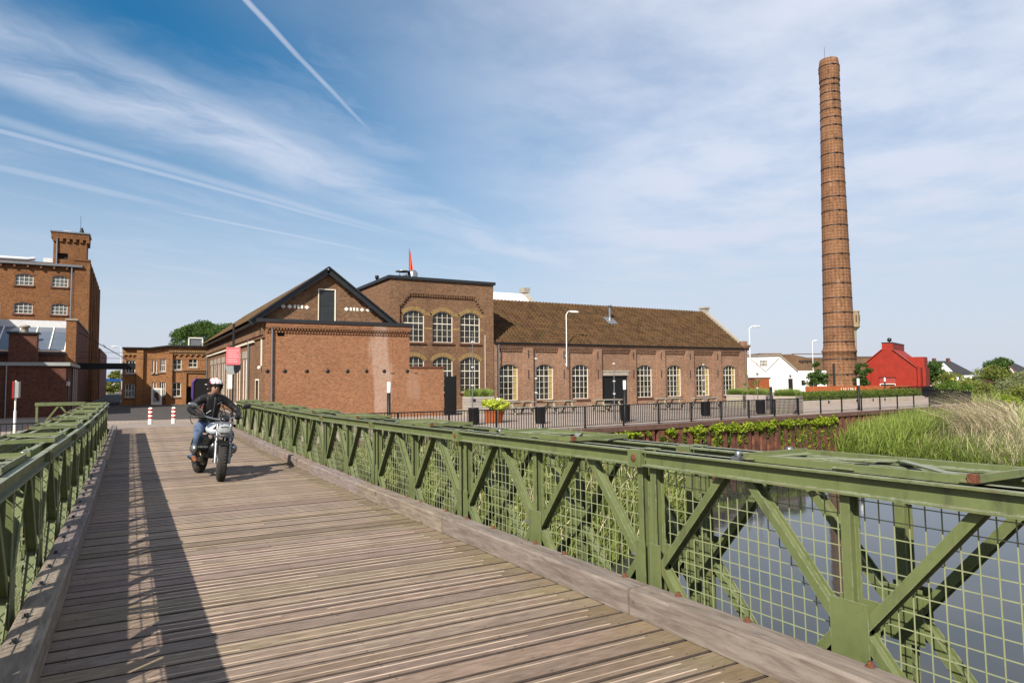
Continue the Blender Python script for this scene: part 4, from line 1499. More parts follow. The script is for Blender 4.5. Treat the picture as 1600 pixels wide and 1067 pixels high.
annex = T('glazed_annex', 'lean to annex with sloping glazed roof against the mill', 'building', (-8, 57, GZ))
AY = 57.0
F = Face((0, AY, 0), *FY)
mb = MB()
F.wall(mb, -20, -4.05, GZ, 3.55)
mb.add([(SX, AY + .4, GZ), (SX, MY, GZ), (SX, MY, 5.85), (SX, AY + .4, 5.85)], [(0, 1, 2, 3)])
mb.build('wall', 'brick_dark', annex)
mb = MB()
mb.box(-4.05, SX + .003, AY - .02, AY + .5, GZ, 5.85)
mb.build('corner_pier', 'brick_mill', annex)
mb = MB()
mb.box(-4.12, SX + .08, AY - .08, AY + .55, 5.85, 5.97).box(SX - .3, SX + .08, AY + .55, MY - .02, 5.85, 5.97)
mb.build('coping', 'stone', annex)
mb = MB()
x = -16.0
k = 0
while x < -4.1:
    mb2 = MB()
    x1 = min(x + 1.0, -4.08)
    mb2.add([(x, AY + .1, 3.72), (x1 - .06, AY + .1, 3.72), (x1 - .06, AY + 3.6, 5.55), (x, AY + 3.6, 5.55)], [(0, 1, 2, 3)])
    mb2.build('roof_pane', 'glassroof', annex)
    mb.bar((x1 - .03, AY + .08, 3.74), (x1 - .03, AY + 3.6, 5.58), .07, .07)
    x += 1.0
mb.bar((-16, AY + .06, 3.70), (-4.06, AY + .06, 3.70), .08, .1)
mb.build('glazing_bars', 'white_paint', annex)
mb = MB()
mb.box(-16, -4.06, AY + 3.6, AY + 3.75, 5.4, 6.05)
mb.build('upper_fascia', 'roof_white', annex)
mb = MB()
mb.box(-20, -4.051, AY - .12, AY + .3, 3.42, 3.62)
mb.build('gutter', 'dark_fascia', annex)
mb = MB()
mb.box(-7.1, -5.55, AY - 1.6, AY - .7, 2.3, 4.75)
ch = mb.build('chimney', 'brick_dark', annex)
mb = MB()
mb.box(-7.22, -5.43, AY - 1.72, AY - .58, 4.75, 4.86)
mb.build('chimney_cap', 'dark_fascia', ch)
mb = MB()
mb.lathe([(.22, 4.86), (.2, 5.15), (.3, 5.2), (.3, 5.32), (0, 5.4)], 12, (-6.3, AY - 1.1, 0))
mb.build('chimney_pot', 'stone', ch)
mb = MB()
mb.box(-8.05, -7.85, AY - .2, AY + .1, 5.2, 6.9)
mb.build('flue', 'white_paint', annex)

low = T('low_brick_house', 'low dark brick building with flat pale fascia behind the left railing', 'building', (-7, 48, GZ))
LY = 48.0
F = Face((0, LY, 0), *FY)
mb = MB()
F.wall(mb, -20, -3.36, GZ, 2.48)
mb.add([(-3.36, LY, GZ), (-3.36, AY, GZ), (-3.36, AY, 2.48), (-3.36, LY, 2.48)], [(0, 1, 2, 3)])
mb.build('wall', 'brick_dark', low)
mb = MB()
mb.box(-20, -3.15, LY - .12, AY - .05, 2.48, 2.68)
mb.build('roof', 'sign_grey', low)
mb = MB()
mb.tube([(-6.2, LY - .08, GZ), (-6.2, LY - .08, 2.5)], .05, 8)
mb.build('downpipe', 'zinc', low)
FL = Face((-3.36, 0, 0), (0, 1, 0), (1, 0, 0))
mb = MB()
FL.box(mb, 49.2, 50.2, GZ, 1.75, -.01, .05)
mb.build('door', 'dark_door', low)
mb = MB()
FL.box(mb, 48.7, 49.1, 1.3, 1.55, 0, .15)
mb.build('wall_lamp', 'white_paint', low)
for yy in (52.6, 54.2, 55.8):
    mb = MB()
    mb.tube([(-3.28, yy, GZ), (-3.28, yy, 2.4)], .06, 8)
    mb.build('downpipe', 'zinc', low)

# black steel canopy beam held by a tie rod across the street
can = T('canopy_beam', 'black steel beam with tie rod reaching over the street from the mill', 'canopy', (-3, 60, 2.4))
mb = MB()
mb.box(SX, .28, 59.8, 60.4, 2.46, 2.92)
mb.build('beam', 'black_paint', can)
mb = MB()
mb.tube([(SX, 60.1, 5.2), (.1, 60.1, 2.95)], .03, 6)
mb.tube([(-1.6, 60.1, 4.0), (-1.9, 60.1, 4.35)], .02, 6)
mb.build('tie_rod', 'metal_dark', can)
mb = MB()
mb.tube([(SX, 60.05, 3.75), (5.8, 60.05, 3.68)], .014, 5).tube([(SX, 59.6, 3.3), (5.8, 59.6, 3.22)], .014, 5)
mb.build('span_wire', 'metal_dark', can)

# ================================================================== brick office at the end of the street
back = T('street_end_building', 'orange brick two storey building with scalloped yellow brick cornice', 'building', (2.7, 67.3, GZ))
KY = 67.3
F = Face((0, KY, 0), *FY)


def kx(x):
    return -.66 + (x - 192) * .0503


def kz(y):
    return -.45 + (632 - y) * .0547


kw = [(197, 211, 563, 583, 3), (197, 211, 600, 620, 3), (236.5, 239.5, 562, 582, 1), (241, 244, 562, 582, 1), (236.5, 239.5, 597, 620, 1), (241, 244, 597, 620, 1),
      (249, 258, 560, 580, 3), (249, 258, 597, 619, 3), (268.5, 282.5, 560.5, 577, 2), (268.5, 282.5, 598, 620, 2), (294, 308, 560, 573, 2)]
ops = [(kx(a), kx(b_), kz(z1), kz(z0), 0) for a, b_, z0, z1, n in kw] + [(kx(292), kx(323), GZ, kz(606), 0)]
mb = MB()
F.wall(mb, kx(192), kx(326), GZ, 4.36, ops, .1)
mb.add([(kx(192), KY, GZ), (kx(192), KY + 10, GZ), (kx(192), KY + 10, 4.36), (kx(192), KY, 4.36)], [(3, 2, 1, 0)])
mb.add([F.P(kx(232), 4.36), F.P(kx(326), 4.36), F.P(kx(326), 4.56), F.P(kx(262), 4.56)], [(0, 1, 2, 3)])
mb.build('wall', 'brick_back', back)
for a, b_, z0, z1, n in kw:
    window(back, F, kx(a), kx(b_), kz(z1), kz(z0), 0, n, 2 if n > 1 else 1, .06, .045, .04, mat='white_paint', sill='stone')
mb = MB()
F.box(mb, kx(213), kx(223), GZ, 4.2, -.01, .22)
F.box(mb, kx(258.5), kx(268), GZ, 4.0, -.01, .22)
F.box(mb, kx(284), kx(290.5), GZ, kz(583), -.01, .3)
mb.build('pier', 'brick_back', back)
mb = MB()
F.box(mb, kx(284), kx(325), kz(604), kz(583), -.01, .16)
F.box(mb, kx(284), kx(325), kz(579), kz(576), -.01, .34)
mb.build('porch_head', 'brick_back', back)
mb = MB()
F.box(mb, kx(285), kx(325), kz(582.9), kz(579.1), -.01, .26)
F.box(mb, kx(192), kx(213), kz(555), kz(551), -.01, .07)
F.box(mb, kx(262), kx(326), kz(549.5), kz(546), -.01, .12)
mb.build('yellow_cornice', 'brick_yellow', back)
mb = MB()
xx = 263
while xx < 325:
    F.box(mb, kx(xx), kx(xx) + .07, kz(548.6), kz(546.6), .12, .135)
    xx += 3.4
xx = 286
while xx < 325:
    F.box(mb, kx(xx), kx(xx) + .07, kz(582.3), kz(579.8), .26, .275)
    xx += 3.4
mb.build('cornice_dots', 'brick_dark', back)
mb = MB()
for x0, n, yt, w in ((270, 6, 552.5, 9.0), (194, 3, 554, 6.5), (288, 4, 585.5, 9.0)):
    for i in range(n):
        a0 = kx(x0 + i * w)
        a1 = kx(x0 + (i + 1) * w)
        z1 = kz(yt)
        arc = arcpts(a0 + .04, a1 - .04, z1 - .5, z1, .17, 6)
        mb.prism([(a0, z1 - .16), (a0, z1 + .08), (a1, z1 + .08), (a1, z1 - .16)] + arc[::-1], F.P, .0, .17 if yt > 560 else .10)
mb.build('scalloped_arches', 'brick_back', back)
mb = MB()
F.box(mb, kx(292), kx(323), GZ, kz(606), -.6, -.55)
mb.build('entrance', 'interior', back)
mb = MB()
mb.add([F.P(kx(191), 4.37, .3), F.P(kx(232), 4.37, .3), F.P(kx(262), 4.60, .3), F.P(kx(327), 4.60, .3), F.P(kx(327), 4.60, -10), F.P(kx(262), 4.60, -10), F.P(kx(232), 4.37, -10), F.P(kx(191), 4.37, -10),
        F.P(kx(191), 4.47, .3), F.P(kx(232), 4.47, .3), F.P(kx(262), 4.70, .3), F.P(kx(327), 4.70, .3)],
       [(0, 1, 6, 7), (1, 2, 5, 6), (2, 3, 4, 5), (0, 1, 9, 8), (1, 2, 10, 9), (2, 3, 11, 10), (8, 9, 6, 7), (9, 10, 5, 6), (10, 11, 4, 5)])
mb.build('roof', 'dark_fascia', back)
mb = MB()
mb.box(kx(296), kx(319), KY + 2, KY + 3, 4.7, 5.45)
mb = mb.build('roof_unit', 'flashing', back)
mb2 = MB()
for a0, a1, z0, z1 in ((295, 297, 4.7, 5.5), (318, 320, 4.7, 5.5), (295, 320, 5.45, 5.55)):
    mb2.box(kx(a0), kx(a1), KY + 1.92, KY + 1.99, z0, z1)
mb2.build('unit_frame', 'white_paint', mb)
at = T('poster_cabinet', 'white cabinet with a dark picture poster by the street end building', 'cabinet', (2.0, 66.7, GZ))
mb = MB()
mb.box(1.55, 2.38, 66.5, 66.9, GZ, .95)
mb.build('cabinet', 'white_paint', at)
mb = MB()
mb.box(1.70, 2.22, 66.485, 66.499, -.25, .8)
mb.build('poster', 'sign_grey', at)
mb = MB()
mb.ball((1.95, 66.48, .35), (.18, .012, .28), 12)
mb.ball((2.05, 66.478, .05), (.12, .010, .22), 10)
mb.build('poster_print', 'brick_dark', at)

# brick building out of frame on the left: its long eave shades the low house
nb = T('neighbour_building', 'long brick building beyond the left edge, shading the low brick building', 'building', (-14, 45, GZ))
FN = Face((-12.4, 0, 0), (0, 1, 0), (1, 0, 0))
nops = [(30.5 + 3.2 * k, 32.0 + 3.2 * k, z, z + 2.0, .25) for k in range(9) for z in (1.0, 5.2)]
mb = MB()
FN.wall(mb, 29, 60, GZ, 10.3, nops, .2)
mb.add([(-12.4, 29, GZ), (-30, 29, GZ), (-30, 29, 10.3), (-12.4, 29, 10.3)], [(3, 2, 1, 0)])
mb.add([(-12.4, 60, GZ), (-30, 60, GZ), (-30, 60, 10.3), (-12.4, 60, 10.3)], [(0, 1, 2, 3)])
mb.build('wall', 'brick_mill', nb)
for a, b_, z0, z1, r_ in nops:
    window(nb, FN, a, b_, z0, z1, .25, 3, 4, .12, .06, .04, mat='white_paint', sill='brick_dark')
mb = MB()
mb.box(-30.1, -12.2, 28.8, 60.2, 10.3, 10.45)
mb.build('roof', 'roof_dark', nb)

# ------------------------------------------------------------------ far buildings
def at(px, py, D):
    """world point D metres deep along the line of sight of a photo pixel: used to survey anchor points"""
    return CAM + (fw + cr * ((px - 800) / 1066.7) - cu * ((py - 533.5) / 1066.7)) * D


# tall factory chimney
CX, CY_ = 86.25, 60.9
stack = T('factory_chimney', 'very tall tapering brick factory chimney with iron bands', 'chimney', (CX, CY_, GZ))
H = 46.6


def cr_(z):
    if z < 5.2:
        return 2.16 - .02 * z / 5
    return 2.02 + (1.22 - 2.02) * (z - 5.2) / (H - 5.2)


def lean(z):
    return -.006 * max(0, z)


prof = [(2.3, GZ), (2.3, .1), (2.17, .15)] + [(cr_(z), z) for z in (1, 2, 3, 4, 4.9)] + [(2.24, 4.95), (2.26, 5.2), (2.10, 5.35)] + [(cr_(z), z) for z in np.arange(6, 43.2, 1.5)]
prof += [(1.30, 43.3), (1.36, 43.6), (1.34, 44.6), (1.42, 44.9), (1.36, 45.6), (1.28, 46.2), (1.22, H), (.9, H), (.9, H - 2)]
mb = MB()
nseg = 40
vs_, fs_ = [], []
for r_, z in prof:
    for k in range(nseg):
        t = 2 * math.pi * k / nseg
        vs_.append((CX + lean(z) + r_ * math.cos(t), CY_ + r_ * math.sin(t), z))
for i in range(len(prof) - 1):
    for k in range(nseg):
        k2 = (k + 1) % nseg
        fs_.append((i * nseg + k, i * nseg + k2, (i + 1) * nseg + k2, (i + 1) * nseg + k))
mb.add(vs_, fs_, True)
o = mb.build('shaft', 'brick_stack', stack)
uvl = o.data.uv_layers['UVMap']
uvs = []
for p in o.data.polygons:
    base = None
    for li in p.loop_indices:
        c_ = o.data.vertices[o.data.loops[li].vertex_index].co
        a = math.atan2(c_.y - CY_, c_.x - CX - lean(c_.z))
        if base is None:
            base = a
        while a - base > math.pi:
            a -= 2 * math.pi
        while a - base < -math.pi:
            a += 2 * math.pi
        uvs += [a * 1.8, c_.z]
uvl.data.foreach_set('uv', uvs)
zs = [1.9, 4.0] + [6.4 + 2.03 * k for k in range(16)] + [38.0, 39.2, 40.4, 41.6, 42.7, 43.5, 45.5]
for z in zs:
    mb = MB()
    r_ = float(np.interp(z, [p[1] for p in prof[:-2]], [p[0] for p in prof[:-2]])) + .025
    mb.lathe([(r_ - .03, -.06), (r_ + .02, -.055), (r_ + .02, .055), (r_ - .03, .06)], 40, (CX + lean(z), CY_, z))
    t = R(-120)
    mb.box(CX + lean(z) + r_ * math.cos(t) - .14, CX + lean(z) + r_ * math.cos(t) + .14, CY_ + r_ * math.sin(t) - .08, CY_ + r_ * math.sin(t) + .08, z - .08, z + .08)
    mb.build('iron_band', 'metal_dark', stack)
for dx, h_ in ((-.9, 1.7), (.45, .8)):
    mb = MB()
    mb.tube([(CX + lean(H) + dx, CY_, H - .1), (CX + lean(H) + dx, CY_, H + h_)], .025, 5)
    mb.build('lightning_rod', 'metal_dark', stack)
mb = MB()
d_ = Vector((-CX, -CY_, 0)).normalized()
sd_ = Vector((-d_.y, d_.x, 0))
p0 = Vector((CX, CY_, 0)) + d_ * 2.2 - sd_ * .75
mb.bar(p0 + V(0, 0, GZ), p0 + V(0, 0, 3.4), .32, .12, tuple(d_))
mb.build('slit_door', 'black_paint', stack)

# rusty steel ring planter at its foot with pale letters
A, B = at(1259, 612, 86), at(1420, 611, 88)
ring = T('rusty_planter_wall', 'low rust coloured steel wall with pale letters at the chimney foot', 'planter wall', (A.x, A.y, GZ))
mb = MB()
mb.bar((A.x, A.y, -.05), (B.x, B.y, -.05), .2, .9)
mb.build('steel_wall', 'corten', ring)
tcv = bpy.data.curves.new('lettering', 'FONT')
tcv.body = 'I H I M U'
tcv.size = .62
tcv.extrude = .01
to = bpy.data.objects.new('lettering', tcv)
dg = bpy.data.meshes.new_from_object(to)
bpy.data.objects.remove(to)
dg.materials.append(MATS['cream_paint'])
lo = place(dg, 'lettering', ring)
dirv = (B - A).normalized()
nrm = Vector((dirv.y, -dirv.x, 0))
Lp = A + (B - A) * ((1312 - 1259) / 161.0) + nrm * .13
lo.location = Vector((Lp.x, Lp.y, -.24)) - wloc(ring)
lo.rotation_euler = (R(90), 0, math.atan2(dirv.y, dirv.x))

# white workshop
WA, WB = at(1160, 612, 92), at(1292, 612, 92)
u_ = Vector((WB.x - WA.x, WB.y - WA.y, 0))
Wl = u_.length
u_.normalize()
n__ = Vector((u_.y, -u_.x, 0))
wk = T('white_workshop', 'white rendered workshop with two roof valleys beside the chimney', 'building', (WA.x, WA.y, GZ))
F = Face((WA.x, WA.y, 0), u_, n__)


def wa(px):
    return Wl * (px - 1160) / 132.0


def wz(py):
    return 1.55 + (590 - py) * 92 / 1066.7


prof2 = [(0, GZ), (Wl, GZ), (Wl, wz(580)), (wa(1246), wz(580)), (wa(1220), wz(556)), (0, wz(557))]
mb = MB()
mb.prism(prof2, F.P, -9, 0)
mb.build('wall', 'white_render', wk)
mb = MB()
for (x0, y0), (x1, y1) in (((1172, 559), (1197, 581)), ((1197, 581), (1219, 559))):
    mb.bar(F.P(wa(x0), wz(y0), .03), F.P(wa(x1), wz(y1), .03), .10, .10)
mb.build('valley_trim', 'stone', wk)
mb = MB()
mb.bar(F.P(wa(1219), wz(555), .1), F.P(wa(1247), wz(580.5), .1), .3, .12)
mb.bar(F.P(0, wz(556), .1), F.P(wa(1220), wz(555), .1), .3, .1)
mb.build('verge', 'stone', wk)
window(wk, Face(F.P(0, 0, .02), u_, n__), wa(1188), wa(1199.5), wz(572), wz(563), 0, 5, 2, -.07, .04, .05, mat='white_paint', name='barred_window')
mb = MB()
F.box(mb, wa(1232), wa(1239), GZ, wz(592), 0, .05)
mb.build('door', 'metal_dark', wk)
mb = MB()
F.box(mb, wa(1252.5), wa(1258), wz(602.5), wz(594.5), 0, .05)
mb.build('window', 'window_glass', wk)
mb = MB()
F.box(mb, wa(1265.5), wa(1275), GZ, wz(595.5), 0, .05)
mb.build('double_door', 'interior', wk)
mb = MB()
mb.ball(F.P(wa(1235), wz(587.5), .1), .18, 8)
mb.build('wall_lamp', 'flashing', wk)
sh = T('timber_shed', 'small orange timber shed against the white workshop', 'shed', (WA.x, WA.y, GZ))
mb = MB()
F.box(mb, wa(1167), wa(1191.5), GZ, wz(590.8), .3, 3.0)
s_ = mb.build('shed_wall', 'orange_wood', sh)
mb = MB()
F.box(mb, wa(1167) - .1, wa(1192), wz(590.8), wz(590.0), .2, 3.1)
mb.build('roof', 'dark_fascia', sh)
mb = MB()
F.box(mb, wa(1168), wa(1170.5), wz(600), wz(594.5), 3.0, 3.03)
mb.build('window', 'window_glass', s_)

# brown brick sheds behind
BA = at(1186, 600, 118)
BBv = at(1366, 600, 118)
u2 = Vector((BBv.x - BA.x, BBv.y - BA.y, 0))
l2 = u2.length
u2.normalize()
n2_ = Vector((u2.y, -u2.x, 0))
F = Face((BA.x, BA.y, 0), u2, n2_)
br_ = T('brown_brick_shed', 'long brown brick shed with flat roof behind the white workshop', 'building', (BA.x, BA.y, GZ))


def ba(px):
    return l2 * (px - 1186) / 180.0


def bz(py):
    return 1.55 + (589.5 - py) * 118 / 1066.7


mb = MB()
mb.prism([(0, GZ), (l2, GZ), (l2, bz(559)), (ba(1262), bz(559)), (ba(1238), bz(553.5)), (0, bz(554))], F.P, -12, 0)
mb.build('wall', 'brick_brown', br_)
mb = MB()
F.box(mb, ba(1192), ba(1226), bz(553.6), bz(551.5), -8, -1)
F.box(mb, ba(1240), ba(1300), bz(553.8), bz(552.6), -.5, .1)
F.box(mb, ba(1300), l2, bz(558.8), bz(557.6), -.5, .1)
mb.build('roof_edge', 'brick_brown', br_)
mb = MB()
for i in range(9):
    F.box(mb, ba(1249 + i * 2.6), ba(1250.6 + i * 2.6), bz(566 + (i % 3)), bz(563), 0, .08)
mb.build('wall_brackets', 'metal_dark', br_)

# water tower
wtp = at(1334, 560, 150)
wtw = T('water_tower', 'concrete water tower head peeping out behind the factory chimney', 'water tower', (wtp.x, wtp.y, GZ))
sc_ = 150 / 1066.7
zt = lambda py: 1.55 + (589 - py) * sc_
mb = MB()
mb.lathe([(0, zt(485)), (1.45, zt(486)), (1.5, zt(488)), (1.42, zt(488.5)), (1.42, zt(510)), (1.5, zt(511)), (.7, zt(517)), (.62, GZ)], 8, (wtp.x, wtp.y, 0), smooth=False)
mb.build('tank', 'tower_tan', wtw)
mb = MB()
for k in range(8):
    t = 2 * math.pi * (k + .5) / 8
    mb = MB()
    mb.box(wtp.x + 1.36 * math.cos(t) - .12, wtp.x + 1.36 * math.cos(t) + .12, wtp.y + 1.36 * math.sin(t) - .12, wtp.y + 1.36 * math.sin(t) + .12, zt(503), zt(493))
    mb.build('louvre', 'brick_brown', wtw)

# red metal shed
RA, RB_ = at(1353, 610, 98.5), at(1433, 609, 94.5)
u3 = Vector((RB_.x - RA.x, RB_.y - RA.y, 0))
Rl = u3.length
u3.normalize()
n3 = Vector((u3.y, -u3.x, 0))
F = Face((RA.x, RA.y, 0), u3, n3)
rs = T('red_shed', 'bright red metal clad shed with stubby ridge box', 'shed', (RA.x, RA.y, GZ))


def ra(px):
    return Rl * (px - 1353) / 80.0


def rz(py):
    return 1.55 + (588.5 - py) * 96 / 1066.7


mb = MB()
mb.prism([(0, GZ), (Rl, GZ), (Rl, rz(574)), (ra(1398), rz(546)), (ra(1381), rz(545)), (0, rz(567.5))], F.P, -9.5, 0)
mb.build('body', 'red_clad', rs)
mb = MB()
for i in range(1, 17):
    a = Rl * i / 17
    top = np.interp(a, [0, ra(1381), ra(1398), Rl], [rz(567.5), rz(545), rz(546), rz(574)])
    F.box(mb, a - .025, a + .025, GZ + .05, top - .05, 0, .03)
mb.build('standing_seam', 'red_clad', rs)
mb = MB()
mb.bar(F.P(ra(1398), rz(545.5), .08), F.P(Rl + .1, rz(574), .08), .3, .1)
mb.bar(F.P(-.1, rz(567.5), .08), F.P(ra(1381), rz(545), .08), .3, .1)
mb.build('verge_trim', 'red_clad_pale', rs)
mb = MB()
F.box(mb, ra(1381), ra(1398), rz(546.5), rz(535.5), -9.3, .02)
rb_ = mb.build('ridge_box', 'red_clad', rs)
mb = MB()
F.box(mb, ra(1381) - .05, ra(1398) + .05, rz(535.5), rz(534.3), -9.35, .07)
mb.ball(F.P(ra(1389), rz(529.5), -2), .32, 10)
mb.tube([F.P(ra(1389), rz(535), -2), F.P(ra(1389), rz(529), -2)], .05, 6)
mb.build('ridge_ventilator', 'metal_dark', rb_)
mb = MB()
F.box(mb, ra(1376), ra(1400.5), rz(604), rz(590.2), .0, .06)
d_ = mb.build('roller_door', 'red_clad_pale', rs)
mb = MB()
F.box(mb, ra(1376), ra(1400.5), rz(603.6), rz(599.4), .06, .08)
mb.build('door_light_frame', 'white_paint', d_)
mb = MB()
F.box(mb, ra(1377.2), ra(1383), rz(602.8), rz(600.3), .08, .1)
F.box(mb, ra(1385), ra(1399.6), rz(602.8), rz(600.3), .08, .1)
mb.build('door_light', 'window_glass', d_)
mb = MB()
F.box(mb, ra(1375), ra(1401.5), rz(590.2), rz(589.2), .0, .12)
mb.build('door_head', 'metal_dark', d_)
mb = MB()
F.box(mb, Rl + .02, Rl + .75, GZ, rz(575), -6.5, -2.6)
F.box(mb, Rl - 1.9, Rl + .55, rz(575), rz(557.5), -6.4, -3.2)
mb.build('side_block', 'red_clad', rs)
mb = MB()
F.box(mb, Rl + .02, Rl + .4, GZ, rz(574.5), -2.55, -.6)
mb.build('side_lobby', 'red_clad', rs)

# two far houses with dark roofs
def house(name, label, px, py0, w_px, D, ridge, eave, wallm='white_render', chim=()):
    s = D / 1066.7
    hz = lambda py: 1.55 + (587.5 - py) * s
    a, b_ = at(px, 600, D), at(px + w_px, 600, D)
    uu = Vector((b_.x - a.x, b_.y - a.y, 0))
    l = uu.length
    uu.normalize()
    nn_ = Vector((uu.y, -uu.x, 0))
    Fh = Face((a.x, a.y, 0), uu, nn_)
    hs = T(name, label, 'house', (a.x, a.y, GZ))
    m1 = MB()
    Fh.box(m1, .3, l - .3, GZ, hz(eave), -7, -.3)
    m1.prism([(.3, hz(eave)), (l * .5, hz(eave)), (l * .2, hz(ridge) - .6)], Fh.P, -.9, -.3)
    m1.build('wall', wallm, hs)
    m1 = MB()
    e, r_ = hz(eave), hz(ridge)
    m1.add([Fh.P(0, e, .3), Fh.P(l, e, .3), Fh.P(l * .62, r_, -3.5), Fh.P(l * .06, r_, -3.5), Fh.P(0, e, -7.3), Fh.P(l, e, -7.3)], [(0, 1, 2, 3), (1, 5, 2), (5, 4, 3, 2), (4, 0, 3)])
    rf_ = m1.build('roof', 'roof_dark', hs)
    m1 = MB()
    m1.bar(Fh.P(l * .02, e, .38), Fh.P(l * .16, r_ - (r_ - e) * .45, .38), .16, .2)
    m1.bar(Fh.P(l * .16, r_ - (r_ - e) * .45, .38), Fh.P(l * .30, e, .38), .16, .2)
    m1.build('bargeboard', 'white_paint', rf_)
    for c_ in chim:
        m1 = MB()
        Fh.box(m1, l * c_, l * c_ + .6, r_ - .5, r_ + .7, -3.9, -3.1)
        m1.build('chimney', 'brick_dark', rf_)
    return hs


house('far_house', 'far house with dark roof and two chimneys beyond the shrubs', 1466, 0, 56, 170, 563, 583, chim=(.12, .52))
house('far_house', 'far house with dark roof at the right edge of the view', 1568, 0, 60, 150, 567, 587, 'brick_brown')
house('far_house', 'small pale house half hidden between red shed and shrubs', 1448, 0, 14, 130, 572, 582)


# ------------------------------------------------------------------ foliage
def leaves(centers, radii, n, size, seed, flat=0.0):
    """leaf quads scattered through ellipsoidal clumps"""
    r = np.random.default_rng(seed)
    centers, radii = np.asarray(centers, float), np.asarray(radii, float)
    if radii.ndim == 1:
        radii = np.repeat(radii[:, None], 3, 1)
    vol = radii.prod(1) ** .67
    k = r.choice(len(centers), n, p=vol / vol.sum())
    d = r.normal(size=(n, 3))
    d /= np.linalg.norm(d, axis=1)[:, None]
    rad = r.random(n) ** .45
    P = centers[k] + d * rad[:, None] * radii[k]
    a = r.normal(size=(n, 3))
    a[:, 2] *= (1 - flat)
    a /= np.linalg.norm(a, axis=1)[:, None]
    b_ = np.cross(a, r.normal(size=(n, 3)))
    b_ /= np.linalg.norm(b_, axis=1)[:, None]
    s = size * r.uniform(.6, 1.3, n)[:, None]
    v = np.stack([P - a * s, P + b_ * s * .5, P + a * s, P - b_ * s * .5], 1).reshape(-1, 3)
    return v, np.arange(4 * n).reshape(-1, 4)


def blades(base, h, lean, w, seed):
    r = np.random.default_rng(seed)
    n = len(base)
    ang = r.uniform(0, 2 * math.pi, n)
    side = np.stack([np.cos(ang), np.sin(ang), np.zeros(n)], 1) * (np.asarray(w).reshape(-1, 1) / 2)
    lean3 = np.concatenate([lean, np.zeros((n, 1))], 1)
    lm = np.linalg.norm(lean, axis=1)
    rows = []
    for t, tw in ((0, .7), (.4, 1.0), (.75, .7), (1.0, .08)):
        P = base + np.array([0, 0, 1.0]) * (h * t * (1 - .35 * np.minimum(lm, 1.6) * t))[:, None] + lean3 * (h * t ** 1.8)[:, None]
        rows += [P - side * tw, P + side * tw]
    v = np.stack(rows, 1).reshape(-1, 3)
    i = np.arange(n)[:, None] * 8
    f = np.concatenate([i + np.array([[2 * k, 2 * k + 1, 2 * k + 3, 2 * k + 2]]) for k in range(3)], 0)
    return v, f


def tuftbed(name, label, cent, h, lean, nb, mat, seed, w, spread=.14, fan=.5):
    r = np.random.default_rng(seed)
    n = len(cent)
    a = r.uniform(0, 2 * math.pi, (n, nb))
    k = r.uniform(.05, 1.0, (n, nb)) ** .7
    d_ = np.stack([np.cos(a), np.sin(a)], -1)
    base = np.repeat(cent[:, None], nb, 1).copy()
    base[..., :2] += d_ * (k * spread)[..., None]
    hh = np.asarray(h).reshape(-1, 1) * r.uniform(.55, 1.12, (n, nb))
    ln = np.asarray(lean).reshape(n, 1, 2) + d_ * (k * fan)[..., None] + r.normal(0, .12, (n, nb, 2))
    ww = r.uniform(w[0], w[1], (n, nb))
    v, f = blades(base.reshape(-1, 3), hh.ravel(), ln.reshape(-1, 2), ww.ravel(), seed)
    o = place(nmesh(name, v, f, mat), name)
    o['kind'] = 'stuff'
    o['label'] = label
    o['category'] = 'reeds'
    return o


def crown_clumps(c, r, n, seed, cr0=.38, low=-.5):
    q_ = np.random.default_rng(seed)
    out, rad = [], []
    while len(out) < n:
        d = q_.normal(size=3)
        d /= np.linalg.norm(d)
        if d[2] < low:
            continue
        k = q_.uniform(.35, .92)
        out.append(np.array(c) + d * np.array(r) * k)
        s = cr0 * q_.uniform(.6, 1.15) * min(r)
        rad.append((s * 1.15, s * 1.15, s * .8))
    return np.array(out), np.array(rad)


def tree(name, label, base, h, c, r, nclump, nleaf, size, mat, seed, cat='tree', group=None, trunk=.16, bark='brick_brown', cr0=.38, low=-.5):
    t = T(name, label, cat, base, group)
    q_ = random.Random(seed)
    b_ = Vector(base)
    cc, rr = crown_clumps(c, r, nclump, seed, cr0, low)
    m1 = MB()
    top = Vector(c)
    m1.tube([b_ - V(0, 0, .1), b_ + (top - b_) * .4 + V(q_.uniform(-.1, .1), 0, 0), b_ + (top - b_) * .8, top + V(0, 0, r[2] * .4)], [trunk, trunk * .8, trunk * .55, trunk * .15], 8)
    for i in range(0, len(cc), max(1, len(cc) // 10)):
        p = b_ + (top - b_) * q_.uniform(.55, .9)
        e = Vector(cc[i])
        m1.tube([p, (p + e) / 2 + V(0, 0, .12 * r[2]), e], [trunk * .4, trunk * .25, trunk * .08], 5)
    m1.build('trunk', bark, t)
    v, f = leaves(cc, rr, nleaf, size, seed)
    place(nmesh('crown', v, f, mat), 'crown', t)
    return t


def shrub(name, label, px, D, wpx, ytop, ybot, nleaf, size, mat, seed, group=None, ncl=26, cat='shrub', cr0=.42):
    s = D / 1066.7
    b_ = at(px, 600, D)
    hz = 588
    zt_, zb_ = 1.55 + (hz - ytop) * s, 1.55 + (hz - ybot) * s
    rx = wpx * s / 2
    c = (b_.x, b_.y, (zt_ + zb_) / 2)
    return tree(name, label, (b_.x, b_.y, zb_), zt_ - zb_, c, (rx, rx, (zt_ - zb_) / 2), ncl, nleaf, size, mat, seed, cat, group, trunk=.07, cr0=cr0, low=-.95)


